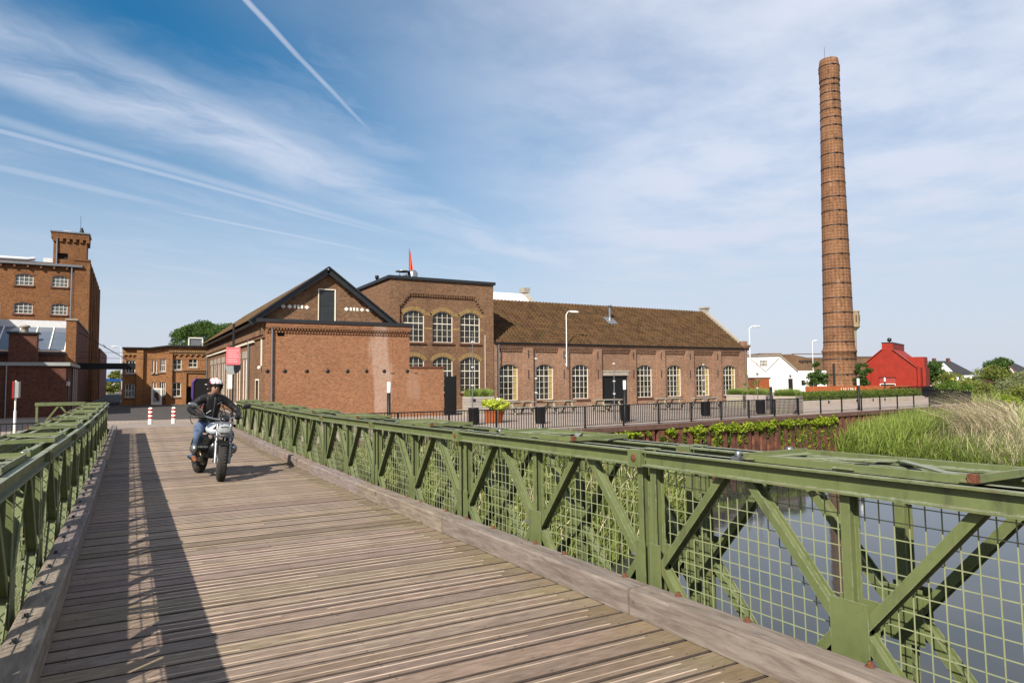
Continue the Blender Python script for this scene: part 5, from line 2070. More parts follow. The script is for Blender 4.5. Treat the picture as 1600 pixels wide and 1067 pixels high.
# trees behind the street end
p = at(312, 540, 112)
tree('broadleaf_tree', 'broad dark green tree behind the street end roof', (p.x, p.y, GZ), 8, (p.x, p.y, 8.3), (4.6, 4.6, 3.0), 46, 15000, .17, 'leaf_tree', 3, trunk=.3, low=-.55)
p = at(356, 520, 100)
tree('broadleaf_tree', 'dark tree partly hidden behind the warehouse roof ridge', (p.x, p.y, GZ), 8, (p.x, p.y, 7.4), (2.6, 2.6, 2.6), 18, 5000, .17, 'leaf_tree', 13, trunk=.25)
p = at(222, 545, 125)
tree('broadleaf_tree', 'small round tree top above the flat street end roof', (p.x, p.y, GZ), 7, (p.x, p.y, 6.5), (1.25, 1.25, 1.0), 10, 2200, .15, 'leaf_tree', 4, trunk=.2)
for k, (px, yt, w, D, lab) in enumerate(((184, 556, 22, 130, 'green tree at the far end of the street left of the brick office'), (172, 572, 20, 118, 'low green tree beside the mill rear wing at street end'))):
    shrub('street_tree', lab, px, D, w, yt, 622, 3500, .2, 'leaf_bush', 20 + k, cat='tree')
# trees by the chimney
p = at(1276, 610, 88)
tree('small_tree', 'small leafy tree left of the factory chimney foot', (p.x, p.y, GZ), 4, (p.x, p.y, 1.9), (1.35, 1.35, 1.75), 22, 4200, .11, 'leaf_tree', 5, trunk=.1, low=-.9)
p = at(1347, 610, 90)
tree('small_tree', 'small leafy tree between factory chimney and red shed', (p.x, p.y, GZ), 4, (p.x, p.y, 1.8), (1.15, 1.15, 1.75), 20, 3800, .11, 'leaf_tree', 6, trunk=.1, low=-.9)
# shrubs on the right
SH = [(1482, 92, 62, 578, 628, 'leaf_bush', 'dense olive shrub just right of the red shed'),
      (1462, 112, 34, 560, 606, 'leaf_tree', 'upright dark shrub in front of the far house chimneys'),
      (1535, 70, 100, 573, 640, 'leaf_bush', 'widest olive green shrub behind the reeds'),
      (1592, 60, 96, 580, 655, 'leaf_grey', 'silvery green willow shrub at the right edge'),
      (1500, 66, 70, 592, 640, 'leaf_ivydark', 'low bright green shrub behind the fence end'),
      (1555, 55, 96, 592, 660, 'leaf_bush', 'nearest olive shrub just behind the dry reeds'),
      (1610, 52, 80, 596, 665, 'leaf_bush', 'olive shrub cut by the right edge behind the dry reeds'),
      (1562, 105, 40, 558, 600, 'leaf_tree', 'taller dark tree top between the two far houses'),
      (1600, 98, 46, 574, 612, 'leaf_bush', 'olive shrub below the far house at the right edge'),
      (1572, 50, 40, 618, 652, 'leaf_ivy', 'yellow green shrub standing in the dry reeds')]
for k, (px, D, w, yt, yb, mt, lab) in enumerate(SH):
    shrub('shrub', lab, px, D, w, yt, yb, int(7500 * w / 60), .13 * D / 80, mt, 40 + k, 'shrubs beyond the quay')
# low ground cover right of the fence end
r_ = np.random.default_rng(77)
n = 16000
X = r_.uniform(54, 110, n)
Yv = r_.uniform(26, 60, n)
ok = (Yv < 30 + (X - 54) * .52) & (Yv > 22 + (X - 54) * .10)
X, Yv = X[ok], Yv[ok]
base = np.stack([X, Yv, np.full(len(X), GZ - .35)], 1)
v, f = blades(base, r_.uniform(.6, 1.5, len(X)), r_.normal(0, .3, (len(X), 2)), r_.uniform(.05, .12, len(X)), 78)
o = place(nmesh('meadow_grass', v, f, 'leaf_reed'), 'meadow_grass')
o['kind'] = 'stuff'
o['label'] = 'tall green meadow grass behind the dry reeds'
o['category'] = 'grass'


def reedbed(name, label, pts, hr, leanm, leans, w, mat, seed):
    r_ = np.random.default_rng(seed)
    n = len(pts)
    v, f = blades(pts, r_.uniform(hr[0], hr[1], n), r_.normal(0, leans, (n, 2)) + np.array(leanm), r_.uniform(w[0], w[1], n), seed)
    o = place(nmesh(name, v, f, mat), name)
    o['kind'] = 'stuff'
    o['label'] = label
    o['category'] = 'reeds'
    return o


# green reed bank on the right of the piling
r_ = np.random.default_rng(5)
P = []
vz = np.vectorize(rbank)
N = 90000
X = r_.uniform(32, 60, N)
Y = r_.uniform(2, 29, N)
d = X - np.vectorize(redge)(Y)
m_ = (d > .05) & (Y < np.vectorize(qy_)(X) - .4)
X, Y, d = X[m_], Y[m_], d[m_]
Z = vz(X, Y)
pts = np.stack([X, Y, Z], 1)
scr = np.array([CAM.x, CAM.y])
az = np.arctan2(X, Y)
# ratio along the photo from the piling corner (0) to the right edge (1)
edge_f = (np.degrees(az) - 54.5) / 12.0
edge_f = edge_f + r_.normal(0, .16, len(X))
dry = (edge_f > .62) & (Y > 15.5)
g1 = pts[~dry][:2300]
fld = np.sin(g1[:, 0] * .9) * np.cos(g1[:, 1] * 1.1) + r_.normal(0, .35, len(g1))
tuftbed('green_reeds', 'tall fresh green reeds on the bank beside the rusty piling', g1, .68 + .20 * fld, np.stack([-.15 + .2 * fld, -.25 + r_.normal(0, .18, len(g1))], 1), 22, 'leaf_reed', 6, (.025, .06), .2, .75)
cor = pts[(X < 44) & (Y > np.vectorize(qy_)(X) - 3.2)][:5000]
reedbed('corner_reeds', 'tall green growth hiding the right end of the piling', cor, (1.2, 1.75), (-.05, -.1), .24, (.025, .06), 'leaf_reed', 16)
g2 = pts[dry][:5200]
reedbed('dry_reeds', 'pale dry reed stalks leaning over at the right', g2[:2600], (.8, 1.45), (.30, .05), .26, (.012, .028), 'leaf_dry', 7)
g4 = pts[dry][5200:27000]
reedbed('mixed_reeds', 'green blades growing up between the dry reed stalks', g4[:13000], (.5, 1.0), (.0, -.1), .40, (.025, .05), 'leaf_reed', 17)
fallen = pts[dry & (d < 7)][:2400]
reedbed('fallen_reeds', 'bleached fallen reeds sweeping down toward the water', fallen[:900], (1.2, 2.1), (-.75, -.7), .30, (.015, .032), 'leaf_dry', 8)
fb2 = []
for i in range(520):
    pc = at(r_.uniform(1500, 1600), 700, r_.uniform(36, 43))
    fb2.append((pc.x, pc.y, rbank(pc.x, pc.y) + r_.uniform(.25, .8)))
reedbed('fallen_reeds', 'pale flattened reed swath lying over the green bank', np.array(fb2), (1.7, 3.0), (-1.25, .45), .28, (.02, .04), 'leaf_dry', 88)
edgep = pts[(d < 1.6)][:9000]
reedbed('waterside_grass', 'short arching grass along the water line on the right', edgep, (.5, 1.0), (-.45, -.45), .4, (.02, .05), 'leaf_reed', 9)
# growth on the bank under and beside the bridge
N = 42000
X = r_.uniform(-12, 20, N)
Y = r_.uniform(11.5, 22.2, N)
e = np.interp(X, [-40, 4, 8, 11.5, 14, 17, 20], [13, 12.2, 12.0, 12.8, 14.6, 17.5, 22.5])
m_ = (Y > e + .1) & ~((X > -1.7) & (X < 4.2) & (Y > 0))
X, Y = X[m_], Y[m_]
pts = np.stack([X, Y, np.vectorize(lbank)(X, Y)], 1)
hmax = np.clip(np.where(X > 4, 1.5 - (X - 4) * .05, 1.3), .5, 1.4)
k = len(pts) // 4
reedbed('bank_reeds', 'green reeds on the bank seen through the bridge railing', pts[k:], (.6, 1.15), (0, -.1), .35, (.03, .07), 'leaf_bank', 10)
reedbed('bank_dry_reeds', 'dry brownish stalks among the reeds beside the bridge', pts[:k // 2], (.7, 1.25), (0, -.1), .35, (.015, .035), 'leaf_dry', 11)
cc = pts[r_.choice(len(pts), 60)] + np.array([0, 0, .5])
v, f = leaves(cc, np.stack([r_.uniform(.35, .8, 60), r_.uniform(.35, .8, 60), r_.uniform(.3, .55, 60)], 1), 12000, .075, 12)
o = place(nmesh('bank_bramble', v, f, 'leaf_bush'), 'bank_bramble')
o['kind'] = 'stuff'
o['label'] = 'tangled leafy brambles on the bank beside the bridge'
o['category'] = 'brambles'

# ivy tumbling over the piling
r_ = np.random.default_rng(21)
cc, rr, cc2, rr2 = [], [], [], []
x = 11.0
while x < 34.5:
    y = qy_(x) - .36
    big = r_.uniform(.10, .36) * (1.0 if x > 21 else .75)
    if r_.random() < (.62 if x < 22 else .86):
        cc.append((x, y, GZ - .26 - r_.uniform(0, .12)))
        rr.append((big, .14, big * .8))
    if r_.random() < .5 or x > 28:
        ln = r_.uniform(.25, 1.0) if x < 29 else r_.uniform(.7, 1.8)
        for t in np.arange(.2, ln, .14):
            (cc2 if r_.random() < .7 else cc).append((x + r_.normal(0, .08), y + .05 + (0.06 if x > 29 else 0), GZ - .35 - t))
            (rr2 if len(cc2) > len(rr2) else rr).append((.10 + (.12 if x > 30.5 else 0), .07, .12))
    x += r_.uniform(.16, .42)
ivy = T('ivy', 'bright yellow green ivy hanging over the top of the rusty piling', 'ivy', (24, qy_(24) - .3, GZ - .4))
v, f = leaves(cc, rr, 8000, .066, 22)
place(nmesh('young_leaves', v, f, 'leaf_ivy'), 'young_leaves', ivy, stuff=True)
v, f = leaves(cc2, rr2, 7000, .058, 23)
place(nmesh('older_leaves', v, f, 'leaf_ivydark'), 'older_leaves', ivy, stuff=True)

# hedge and concrete bench wall behind the fence
A, B = at(1236, 626, 58), at(1432, 622, 72)
nn_ = 46
cc = [A + (B - A) * (i / (nn_ - 1)) for i in range(nn_)]
hd = T('clipped_hedge', 'long low clipped hedge in front of the chimney', 'hedge', (A.x, A.y, GZ))
v, f = leaves([(p.x, p.y, -.08) for p in cc], [(.75, .75, .45)] * nn_, 15000, .07, 31)
place(nmesh('foliage', v, f, 'leaf_hedge'), 'foliage', hd, stuff=True)
m1 = MB()
m1.bar((A.x, A.y, -.12), (B.x, B.y, -.12), .8, .7)
m1.build('hedge_core', 'leaf_hedge', hd)
A, B = at(1246, 637, 48), at(1440, 629, 60)
m1 = MB()
m1.bar((A.x, A.y, -.33), (B.x, B.y, -.33), .5, .34)
bw = T('concrete_wall', 'low pale concrete bench wall behind the black quay fence', 'wall', (A.x, A.y, GZ))
m1.build('wall_body', 'concrete', bw)
for t in (.19, .40, .53, .63):
    p = A + (B - A) * t
    dv = (B - A).normalized()
    nv = Vector((dv.y, -dv.x, 0))
    m1 = MB()
    q_ = p + nv * .255
    m1.bar((q_.x - dv.x * .1, q_.y - dv.y * .1, -.27), (q_.x + dv.x * .1, q_.y + dv.y * .1, -.27), .02, .2)
    m1.build('recessed_light', 'metal_dark', bw)

# black screen of railings and low black box further right
A, B = at(1418, 620, 62), at(1445, 618, 70)

# ------------------------------------------------------------------ street furniture on the square
def railing(name, label, pts, h, sp=2.2, bal=.115, bare=(0, 0)):
    t = T(name, label, 'fence', (pts[0][0], pts[0][1], pts[0][2]))
    d = []
    for a, b_ in zip(pts[:-1], pts[1:]):
        a, b_ = Vector(a), Vector(b_)
        n = max(1, round((b_ - a).length / sp))
        d += [(a + (b_ - a) * (i / n), a + (b_ - a) * ((i + 1) / n)) for i in range(n)]
    pm_ = MB().box(-.03, .03, -.03, .03, 0, h + .01).mesh('post', 'black_paint')
    for a, b_ in d + [(d[-1][1], d[-1][1])]:
        place(pm_, 'post', t, loc=a - t.location)
    for a, b_ in d:
        m1 = MB()
        m1.bar(a + V(0, 0, h), b_ + V(0, 0, h), .05, .035)
        m1.build('top_rail', 'black_paint', t)
        m1 = MB()
        m1.bar(a + V(0, 0, .12), b_ + V(0, 0, .12), .03, .025)
        n = 1 if bare[0] < (a.x + b_.x) / 2 < bare[1] else int((b_ - a).length / bal)
        if n == 1:
            m1.build('lower_rail', 'black_paint', t)
            continue
        for i in range(1, n):
            p = a + (b_ - a) * (i / n)
            m1.box(p.x - .006, p.x + .006, p.y - .02, p.y + .02, p.z + .12, p.z + h - .018)
        m1.build('baluster_panel', 'black_paint', t, stuff=True)
    return t


fy = .35
railing('quay_fence', 'long black steel quay fence with thin upright bars', [(6.2, 22.4 + fy, GZ), (12, 22.4 + fy, GZ), (34, qy_(34) + fy, GZ), (54, qy_(54) + fy, GZ), (60, 31.5, GZ), (66, 38, GZ)], .9, bare=(32.5, 46.5))
railing('quay_fence', 'short dark fence behind the left bridge truss', [(-14, 23.2, GZ), (-2.0, 23.2, GZ)], .9)
p0, p1 = at(1392, 612, 84), at(1446, 611, 88)
railing('ramp_fence', 'low black fence in front of the red shed', [(p0.x, p0.y, GZ), (p1.x, p1.y, GZ)], .8)
p0, p1 = at(1446, 612, 78), at(1466, 612, 78)
m1 = MB()
m1.bar((p0.x, p0.y, -.05), (p1.x, p1.y, -.05), .8, .9)
m1.bar((p0.x, p0.y, .42), (p1.x, p1.y, .42), .9, .05)
o = m1.build('dark_planter', 'black_paint')
tag(o, 'black box planter at the end of the low fence by the shrubs', 'planter')
p0 = at(1499, 634, 51.5)
m1 = MB()
m1.prism([(0, GZ - .2), (.62, GZ - .2), (.5, .02), (.05, .06)], lambda a, z, d: Vector((p0.x + a * .87 + d * .49, p0.y - a * .49 + d * .87, z)), 0, .3)
o = m1.build('end_post', 'corten')
tag(o, 'rusty orange steel end block where the quay capping stops', 'end post')


def bollard_light(x, y, lab, h=1.95):
    t = T('bollard_light', lab, 'bollard light', (x, y, GZ), 'slim bollard lights on the quay')
    m1 = MB()
    m1.lathe([(.075, 0), (.075, h - .42), (0, h - .42)], 14)
    m1.build('post', 'black_paint', t, True)
    m1 = MB()
    m1.lathe([(.07, h - .42), (.07, h), (0, h)], 14)
    m1.build('lamp_head', 'lamp_white', t, True)


bollard_light(9.05, 26.4, 'black bollard light with white head in front of the orange brick wall')
bollard_light(20.1, 25.3, 'black bollard light with white head in front of the dark hall door')
bollard_light(31.3, 26.4, 'black bollard light with white head beside the slatted planters')
bollard_light(39.1, 26.4, 'black bollard light with white head in front of the chimney foot')
p = at(1383, 612, 74)
bollard_light(p.x, p.y, 'far bollard light in front of the red shed door')
p = at(1497.5, 612, 80)
bollard_light(p.x, p.y, 'far bollard light standing among the shrubs')

# slim grey masts beside the bins
for x, y, h, lab in ((13.6, 28.1, 4.15, 'slim grey mast in front of the two storey block'), (16.5, 27.3, 3.3, 'slim grey mast between first and second arched windows'),
                     (20.5, 26.6, 3.05, 'slim grey mast standing by the dark hall door'), (27.2, 27.4, 3.05, 'slim grey mast in front of the last but one arched window'), (31.25, 27.3, 3.4, 'thin mast in front of the white workshop')):
    t = T('light_mast', lab, 'mast', (x, y, GZ), 'slim masts on the square')
    m1 = MB()
    m1.tube([(0, 0, 0), (0, 0, h * .6), (0, 0, h)], [.028, .022, .012], 8)
    m1.build('pole', 'zinc', t, True)
    m1 = MB()
    for z in (h * .42, h * .62, h * .9):
        m1.box(-.05, .05, -.03, .03, z, z + .05)
    m1.build('fitting', 'white_paint', t, True)


def bin_(x, y, lab):
    t = T('litter_bin', lab, 'litter bin', (x, y, GZ), 'black litter bins on the square')
    m1 = MB()
    m1.lathe([(.20, 0), (.21, .04), (.225, .70), (.25, .72), (.25, .76), (.19, .76), (.18, .5), (0, .5)], 18)
    m1.build('bin_body', 'black_paint', t, True)
    m1 = MB()
    for k in range(12):
        a = 2 * math.pi * k / 12
        m1.bar((.222 * math.cos(a), .222 * math.sin(a), .06), (.236 * math.cos(a), .236 * math.sin(a), .69), .05, .02, (math.cos(a), math.sin(a), 0))
    m1.build('bin_slats', 'black_paint', t, True)
    return t


bin_(13.55, 27.9, 'black litter bin left of the flowering planter')
bin_(16.4, 26.8, 'black litter bin right of the flowering planter')
bin_(20.75, 26.1, 'black litter bin in front of the hall door')
bin_(27.0, 27.1, 'black litter bin by the fence near the slatted planters')
bin_(31.0, 26.9, 'black litter bin between the slatted planters')


def table(x, y, rz, lab):
    t = T('picnic_table', lab, 'picnic table', (x, y, GZ), 'picnic tables along the hall', rz)
    for k in range(5):
        yy = -.30 + .15 * k
        m1 = MB()
        m1.box(-.95, .95, yy - .068, yy + .068, .71, .75)
        m1.build('tabletop_plank', 'table_wood', t, True)
    for s in (-1, 1):
        for k in (0, 1):
            m1 = MB()
            yy = s * (.66 + .14 * k)
            m1.box(-.95, .95, yy - .06, yy + .06, .41, .45)
            m1.build('bench_plank', 'table_wood', t, True)
    for xx in (-.62, .62):
        for s in (-1, 1):
            m1 = MB()
            m1.bar((xx, s * .72, 0), (xx, s * .22, .705), .05, .10, (1, 0, 0))
            m1.build('leg', 'table_wood', t, True)
        m1 = MB()
        m1.box(xx + .03, xx + .07, -.82, .82, .32, .405)
        m1.box(xx + .03, xx + .07, -.36, .36, .62, .705)
        m1.build('cross_beam', 'table_wood', t, True)


table(19.7, 34.6, .02, 'weathered picnic table under the first arched window')
table(22.3, 34.2, -.03, 'weathered picnic table under the second arched window')
table(26.0, 34.4, .03, 'weathered picnic table left of the dark hall door')
table(30.6, 34.0, 0, 'weathered picnic table right of the dark hall door')
table(33.3, 33.4, .04, 'weathered picnic table behind the rightmost litter bins')


def planter(x, y, w, d, h, lab, rz=0.0, grass=True, seed=1, gh=.6):
    t = T('slatted_planter', lab, 'planter', (x, y, GZ), 'grey slatted timber planters', rz)
    n = max(5, round(h / .155))
    bh = h / n
    for k in range(n):
        m1 = MB()
        o_ = .005 * ((k * 5) % 3)
        z0, z1 = k * bh + .006, (k + 1) * bh - .006
        for (x0, x1, y0, y1) in ((-w / 2 - o_, w / 2 + o_, -d / 2 - o_, -d / 2 + .04), (-w / 2 - o_, w / 2 + o_, d / 2 - .04, d / 2 + o_), (-w / 2 - o_, -w / 2 + .04, -d / 2 + .04, d / 2 - .04), (w / 2 - .04, w / 2 + o_, -d / 2 + .04, d / 2 - .04)):
            m1.box(x0, x1, y0, y1, z0, z1)
        m1.build('slat', 'grey_wood', t, True)
    m1 = MB()
    m1.box(-w / 2 + .045, w / 2 - .045, -d / 2 + .045, d / 2 - .045, .02, h - .06)
    m1.build('soil_fill', 'soil', t, True)
    m1 = MB()
    m1.box(-w / 2 + .1, -w / 2 + .32, -d / 2 - .03, -d / 2 - .012, h - .27, h - .12)
    m1.build('name_plate', 'metal_dark', t, True)
    if grass:
        r_ = np.random.default_rng(seed)
        n = 1700
        pts = np.stack([r_.uniform(-w / 2 + .05, w / 2 - .05, n), r_.uniform(-d / 2 + .05, d / 2 - .05, n), np.full(n, h - .08)], 1)
        v, f = blades(pts, r_.uniform(gh * .6, gh * 1.15, n), r_.normal(0, .32, (n, 2)), r_.uniform(.012, .028, n), seed)
        place(nmesh('ornamental_grass', v, f, 'leaf_planter'), 'ornamental_grass', t, local=True, stuff=True)
    return t


def gp(px, py):
    d_ = at(px, py, 1.0) - CAM
    return CAM + d_ * ((GZ - CAM.z) / d_.z)


planter(17.25, 34.9, 1.5, 1.0, 1.08, 'slatted timber planter with grass beside the black gate', 0, True, 61, .55)
for px, py, s_, h_, lab, sd_ in ((1153, 637.5, 1.10, .92, 'leftmost of the three slatted planters near the hall corner', 62), (1187, 640, 1.22, .95, 'middle of the three slatted planters near the hall corner', 63),
                                 (1231, 646, 1.30, 1.0, 'rightmost of the three slatted planters, nearest the quay fence', 64)):
    p = gp(px, py)
    planter(p.x, p.y, s_, s_, h_, lab, .37, True, sd_, .52)

fp = T('flower_planter', 'rust orange round planter with yellow green hydrangea', 'planter', (15.0, 28.7, GZ))
fp.scale = (.76, .76, .80)
m1 = MB()
m1.lathe([(.52, 0), (.56, .03), (.62, .62), (.66, .64), (.66, .70), (.58, .70), (.55, .55), (0, .55)], 8, smooth=False)
m1.build('tub', 'corten', fp, True)
r_ = np.random.default_rng(9)
cc = np.stack([r_.normal(0, .32, 26), r_.normal(0, .32, 26), .85 + r_.uniform(0, .42, 26)], 1)
v, f = leaves(cc, np.full((26, 3), .2), 2600, .075, 91)
place(nmesh('leaves', v, f, 'leaf_flower'), 'leaves', fp, local=True, stuff=True)
cc = np.stack([.25 + r_.normal(0, .3, 9), r_.normal(-.1, .3, 9), 1.12 + r_.uniform(0, .25, 9)], 1)
v, f = leaves(cc, np.full((9, 3), .11), 700, .04, 92)
place(nmesh('blossom', v, f, 'petal'), 'blossom', fp, local=True, stuff=True)
sap = T('sapling', 'thin leafy sapling beside the bollard light near the planters', 'sapling', (31.6, 27.9, GZ))
m1 = MB()
m1.tube([(0, 0, 0), (.03, 0, 1.2), (-.02, 0, 2.4)], [.02, .015, .006], 6)
m1.build('trunk', 'brick_brown', sap, True)
cc = np.stack([r_.normal(0, .3, 14), r_.normal(0, .2, 14), r_.uniform(1.2, 2.5, 14)], 1)
v, f = leaves(cc, np.full((14, 3), .13), 260, .06, 93)
place(nmesh('crown', v, f, 'leaf_bush'), 'crown', sap, local=True)

# wall mounted lamps
def wall_lamp(name, lab, x, y, z0, z1, arm, dx=1, mat='lamp_white', wall=.5):
    t = T(name, lab, 'lamp', (x, y, z0))
    h = z1 - z0
    m1 = MB()
    m1.tube([(0, 0, 0), (0, 0, h * .8), (0, 0, h), (dx * arm * .25, 0, h + .22), (dx * arm * .6, 0, h + .30)], [.038, .034, .03, .028, .025], 8)
    m1.build('pole', mat, t, True)
    m1 = MB()
    m1.ball((dx * (arm * .6 + .35), 0, h + .22), (.42, .14, .09), 12)
    m1.build('lamp_head', mat, t, True)
    for z in (.12, .75):
        m1 = MB()
        m1.box(-.03, .03, 0, wall, z, z + .06)
        m1.build('bracket', mat, t, True)


wall_lamp('wall_street_lamp', 'white street lamp bracketed to the hall wall left of the door', 28.15, HY - .35, 2.45, 6.3, .7, wall=.36)
wall_lamp('wall_street_lamp', 'white street lamp bracketed to the right end corner of the hall', 47.62, HY - .2, 2.9, 5.85, 1.1, wall=.25)
p = at(1270, 560, 91)
wall_lamp('wall_street_lamp', 'small white street lamp in front of the brown brick shed', p.x, p.y, GZ, 6.2, .7)
p = at(189, 545, 100)
wall_lamp('wall_street_lamp', 'white street lamp far down the street beside the mill', p.x, p.y, GZ, 6.4, .8, -1)

# red and white striped bollards at the end of the bridge
for x, y, lab in ((.83, 36.2, 'red and white striped bollard nearer the left truss'), (1.80, 36.1, 'red and white striped bollard nearer the motorcycle')):
    z = -.47
    t = T('striped_bollard', lab, 'bollard', (x, y, z), 'striped bollards at the bridge end')
    h = .78
    m1 = MB()
    m1.lathe([(.095, 0), (.095, h - .05), (.07, h), (0, h + .02)], 16)
    m1.build('post', 'white_paint', t, True)
    for z0 in (.27, .45, .63):
        m1 = MB()
        m1.lathe([(.0955, z0), (.0975, z0 + .003), (.0975, z0 + .085), (.0955, z0 + .088)], 16)
        m1.build('red_band', 'red_paint', t, True)

# pink sign with a round traffic sign below, behind the rider
sg_ = T('street_sign', 'pink information panel above a round traffic sign on a dark pole', 'sign', (3.28, 27.0, -.2))
m1 = MB()
m1.tube([(0, 0, -.2), (0, 0, 3.85)], .04, 8)
m1.build('pole', 'metal_dark', sg_, True)
m1 = MB()
m1.box(-.25, .23, -.075, -.045, 2.33, 2.98)
pn = m1.build('panel', 'pink_sign', sg_, True)
m1 = MB()
for z, x0, x1 in ((2.86, -.2, .18), (2.78, -.2, .1), (2.70, -.2, .16), (2.62, -.2, .18), (2.52, -.2, .12), (2.44, -.2, .15)):
    m1.box(x0, x1, -.079, -.0755, z - .016, z + .016)
m1.build('panel_print', 'pink_light', pn, True)
m1 = MB()
m1.lathe([(0, 0), (.27, 0), (.27, .02), (0, .02)], 28, (0, -.03, 2.26), Matrix.Rotation(R(90), 3, 'X'), smooth=False)
m1.build('traffic_sign', 'sign_grey', sg_, True)
m1 = MB()
m1.lathe([(.02, 0), (.25, 0), (.25, .012), (.02, .012)], 28, (0, -.052, 2.26), Matrix.Rotation(R(90), 3, 'X'), smooth=False, a0=R(-80), a1=R(80))
m1.build('sign_face', 'metal_dark', sg_, True)
m1 = MB()
m1.box(-.19, -.03, -.06, -.045, 1.45, 1.98)
m1.build('lower_plate', 'white_paint', sg_, True)

# left sign seen edge on
p = at(23, 660, 25)
sl_ = T('lit_sign', 'small red and white sign box on a white pole behind the left truss', 'sign', (p.x, p.y, GZ))
m1 = MB()
m1.tube([(0, 0, 0), (0, 0, 1.0)], .045, 10).tube([(0, 0, 1.0), (0, 0, 2.1)], .03, 10)
m1.build('pole', 'white_paint', sl_, True)
m1 = MB()
m1.box(-.04, .09, -.10, .45, 1.47, 2.06)
sb_ = m1.build('sign_box', 'sign_grey', sl_, True)
m1 = MB()
m1.box(-.10, -.041, -.12, .47, 1.45, 2.08)
m1.build('red_face', 'red_paint', sb_, True)

# cargo box vehicle parked in front of the office porch, purple edge
cg = T('cargo_trailer', 'black and purple box trailer parked at the end of the street', 'trailer', (4.9, 55.0, GZ))
m1 = MB()
m1.prism([(3.95, .05), (5.55, .05), (5.55, 1.72), (4.3, 1.72), (4.0, 1.4)], lambda a, z, d: Vector((a, 55 + d, z)), 0, 1.0)
bx_ = m1.build('box_body', 'black_paint', cg)
m1 = MB()
m1.prism([(3.92, .4), (4.0, .05), (4.0, 1.42), (4.24, 1.76), (4.18, 1.76), (3.92, 1.44)], lambda a, z, d: Vector((a, 54.96 + d, z)), -.02, 1.0)
m1.build('purple_edge', 'purple', bx_)
m1 = MB()
for pts2 in ([(4.72, 1.28), (5.02, 1.36), (5.32, 1.28), (5.02, 1.22)], [(4.93, 1.16), (5.1, 1.16), (5.1, .92), (4.93, .92)]):
    m1.prism(pts2, lambda a, z, d: Vector((a, 54.985 + d, z)), -.004, .004)
m1.build('white_emblem', 'white_paint', bx_)
for x in (4.3, 5.3):
    m1 = MB()
    m1.lathe([(.2, -.06), (.3, -.06), (.3, .06), (.2, .06)], 16, (x, 55.1, GZ + .3), Matrix.Rotation(R(90), 3, 'X'))
    m1.build('wheel', 'black_rubber', cg)


def wheel_ring(m1, c, r, w=.02, n=20, ax='X'):
    pts = []
    for k in range(n + 1):
        a = 2 * math.pi * k / n
        pts.append((c[0] + (0 if ax == 'X' else r * math.cos(a)), c[1] + (r * math.cos(a) if ax == 'X' else 0), c[2] + r * math.sin(a)))
    m1.tube(pts, w, 6, cap=False)


def bicycle(x, y, z, rz, lab, mat='metal_dark'):
    t = T('bicycle', lab, 'bicycle', (x, y, z), None, rz)
    for xx in (-.53, .53):
        m1 = MB()
        wheel_ring(m1, (xx, 0, .34), .33, .018, 22, 'Y')
        w_ = m1.build('wheel', 'black_rubber', t, True)
        m1 = MB()
        for k in range(8):
            a = math.pi * k / 8
            m1.tube([(xx - .32 * math.cos(a), 0, .34 - .32 * math.sin(a)), (xx + .32 * math.cos(a), 0, .34 + .32 * math.sin(a))], .003, 4)
        m1.build('spokes', 'zinc', w_, True)
    m1 = MB()
    for a, b_ in (((-.53, .34), (-.1, .3)), ((-.53, .34), (-.22, .80)), ((-.1, .3), (-.24, .92)), ((-.1, .3), (.36, .78)), ((-.2, .74), (.34, .82)), ((.53, .34), (.34, .86)), ((.34, .86), (.31, 1.02))):
        m1.tube([(a[0], 0, a[1]), (b_[0], 0, b_[1])], .016, 6)
    m1.build('frame', mat, t, True)
    m1 = MB()
    m1.ball((-.25, 0, .95), (.13, .08, .035), 10)
    m1.build('saddle', 'black_paint', t, True)
    m1 = MB()
    m1.tube([(.2, -.28, 1.04), (.31, -.18, 1.05), (.31, .18, 1.05), (.2, .28, 1.04)], .013, 6)
    m1.build('handlebar', 'zinc', t, True)
    return t


bicycle(3.0, 33.5, -.4, R(35), 'bicycle parked beyond the bridge end left of the rider', 'red_paint')
bicycle(3.5, 34.1, -.42, R(40), 'dark bicycle parked behind the red one beyond the rider')

# blue parasol and small fence posts at the very end of the street
p = at(178, 625, 105)
pa = T('blue_awning', 'small blue awning under the trees at the end of the street', 'awning', (p.x, p.y, GZ))
m1 = MB()
m1.prism([(-1.6, 1.5), (1.2, 1.5), (1.0, 1.9), (-1.4, 2.0)], lambda a, z, d: Vector((p.x + a, p.y + d, z)), 0, 2)
m1.build('awning_cloth', 'blue_car', pa)
for dx in (-1.4, 1.0):
    m1 = MB()
    m1.tube([(p.x + dx, p.y, GZ), (p.x + dx, p.y, 1.6)], .05, 6)
    m1.build('post', 'white_paint', pa)
p = at(1488, 598, 84)
m1 = MB()
m1.box(p.x - .35, p.x + .35, p.y - .02, p.y + .02, .2, 1.3).tube([(p.x, p.y, GZ - .3), (p.x, p.y, .3)], .04, 6)
o = m1.build('yellow_sign', 'yellow_sign')
tag(o, 'small yellow sign board in front of the shrubs', 'sign')

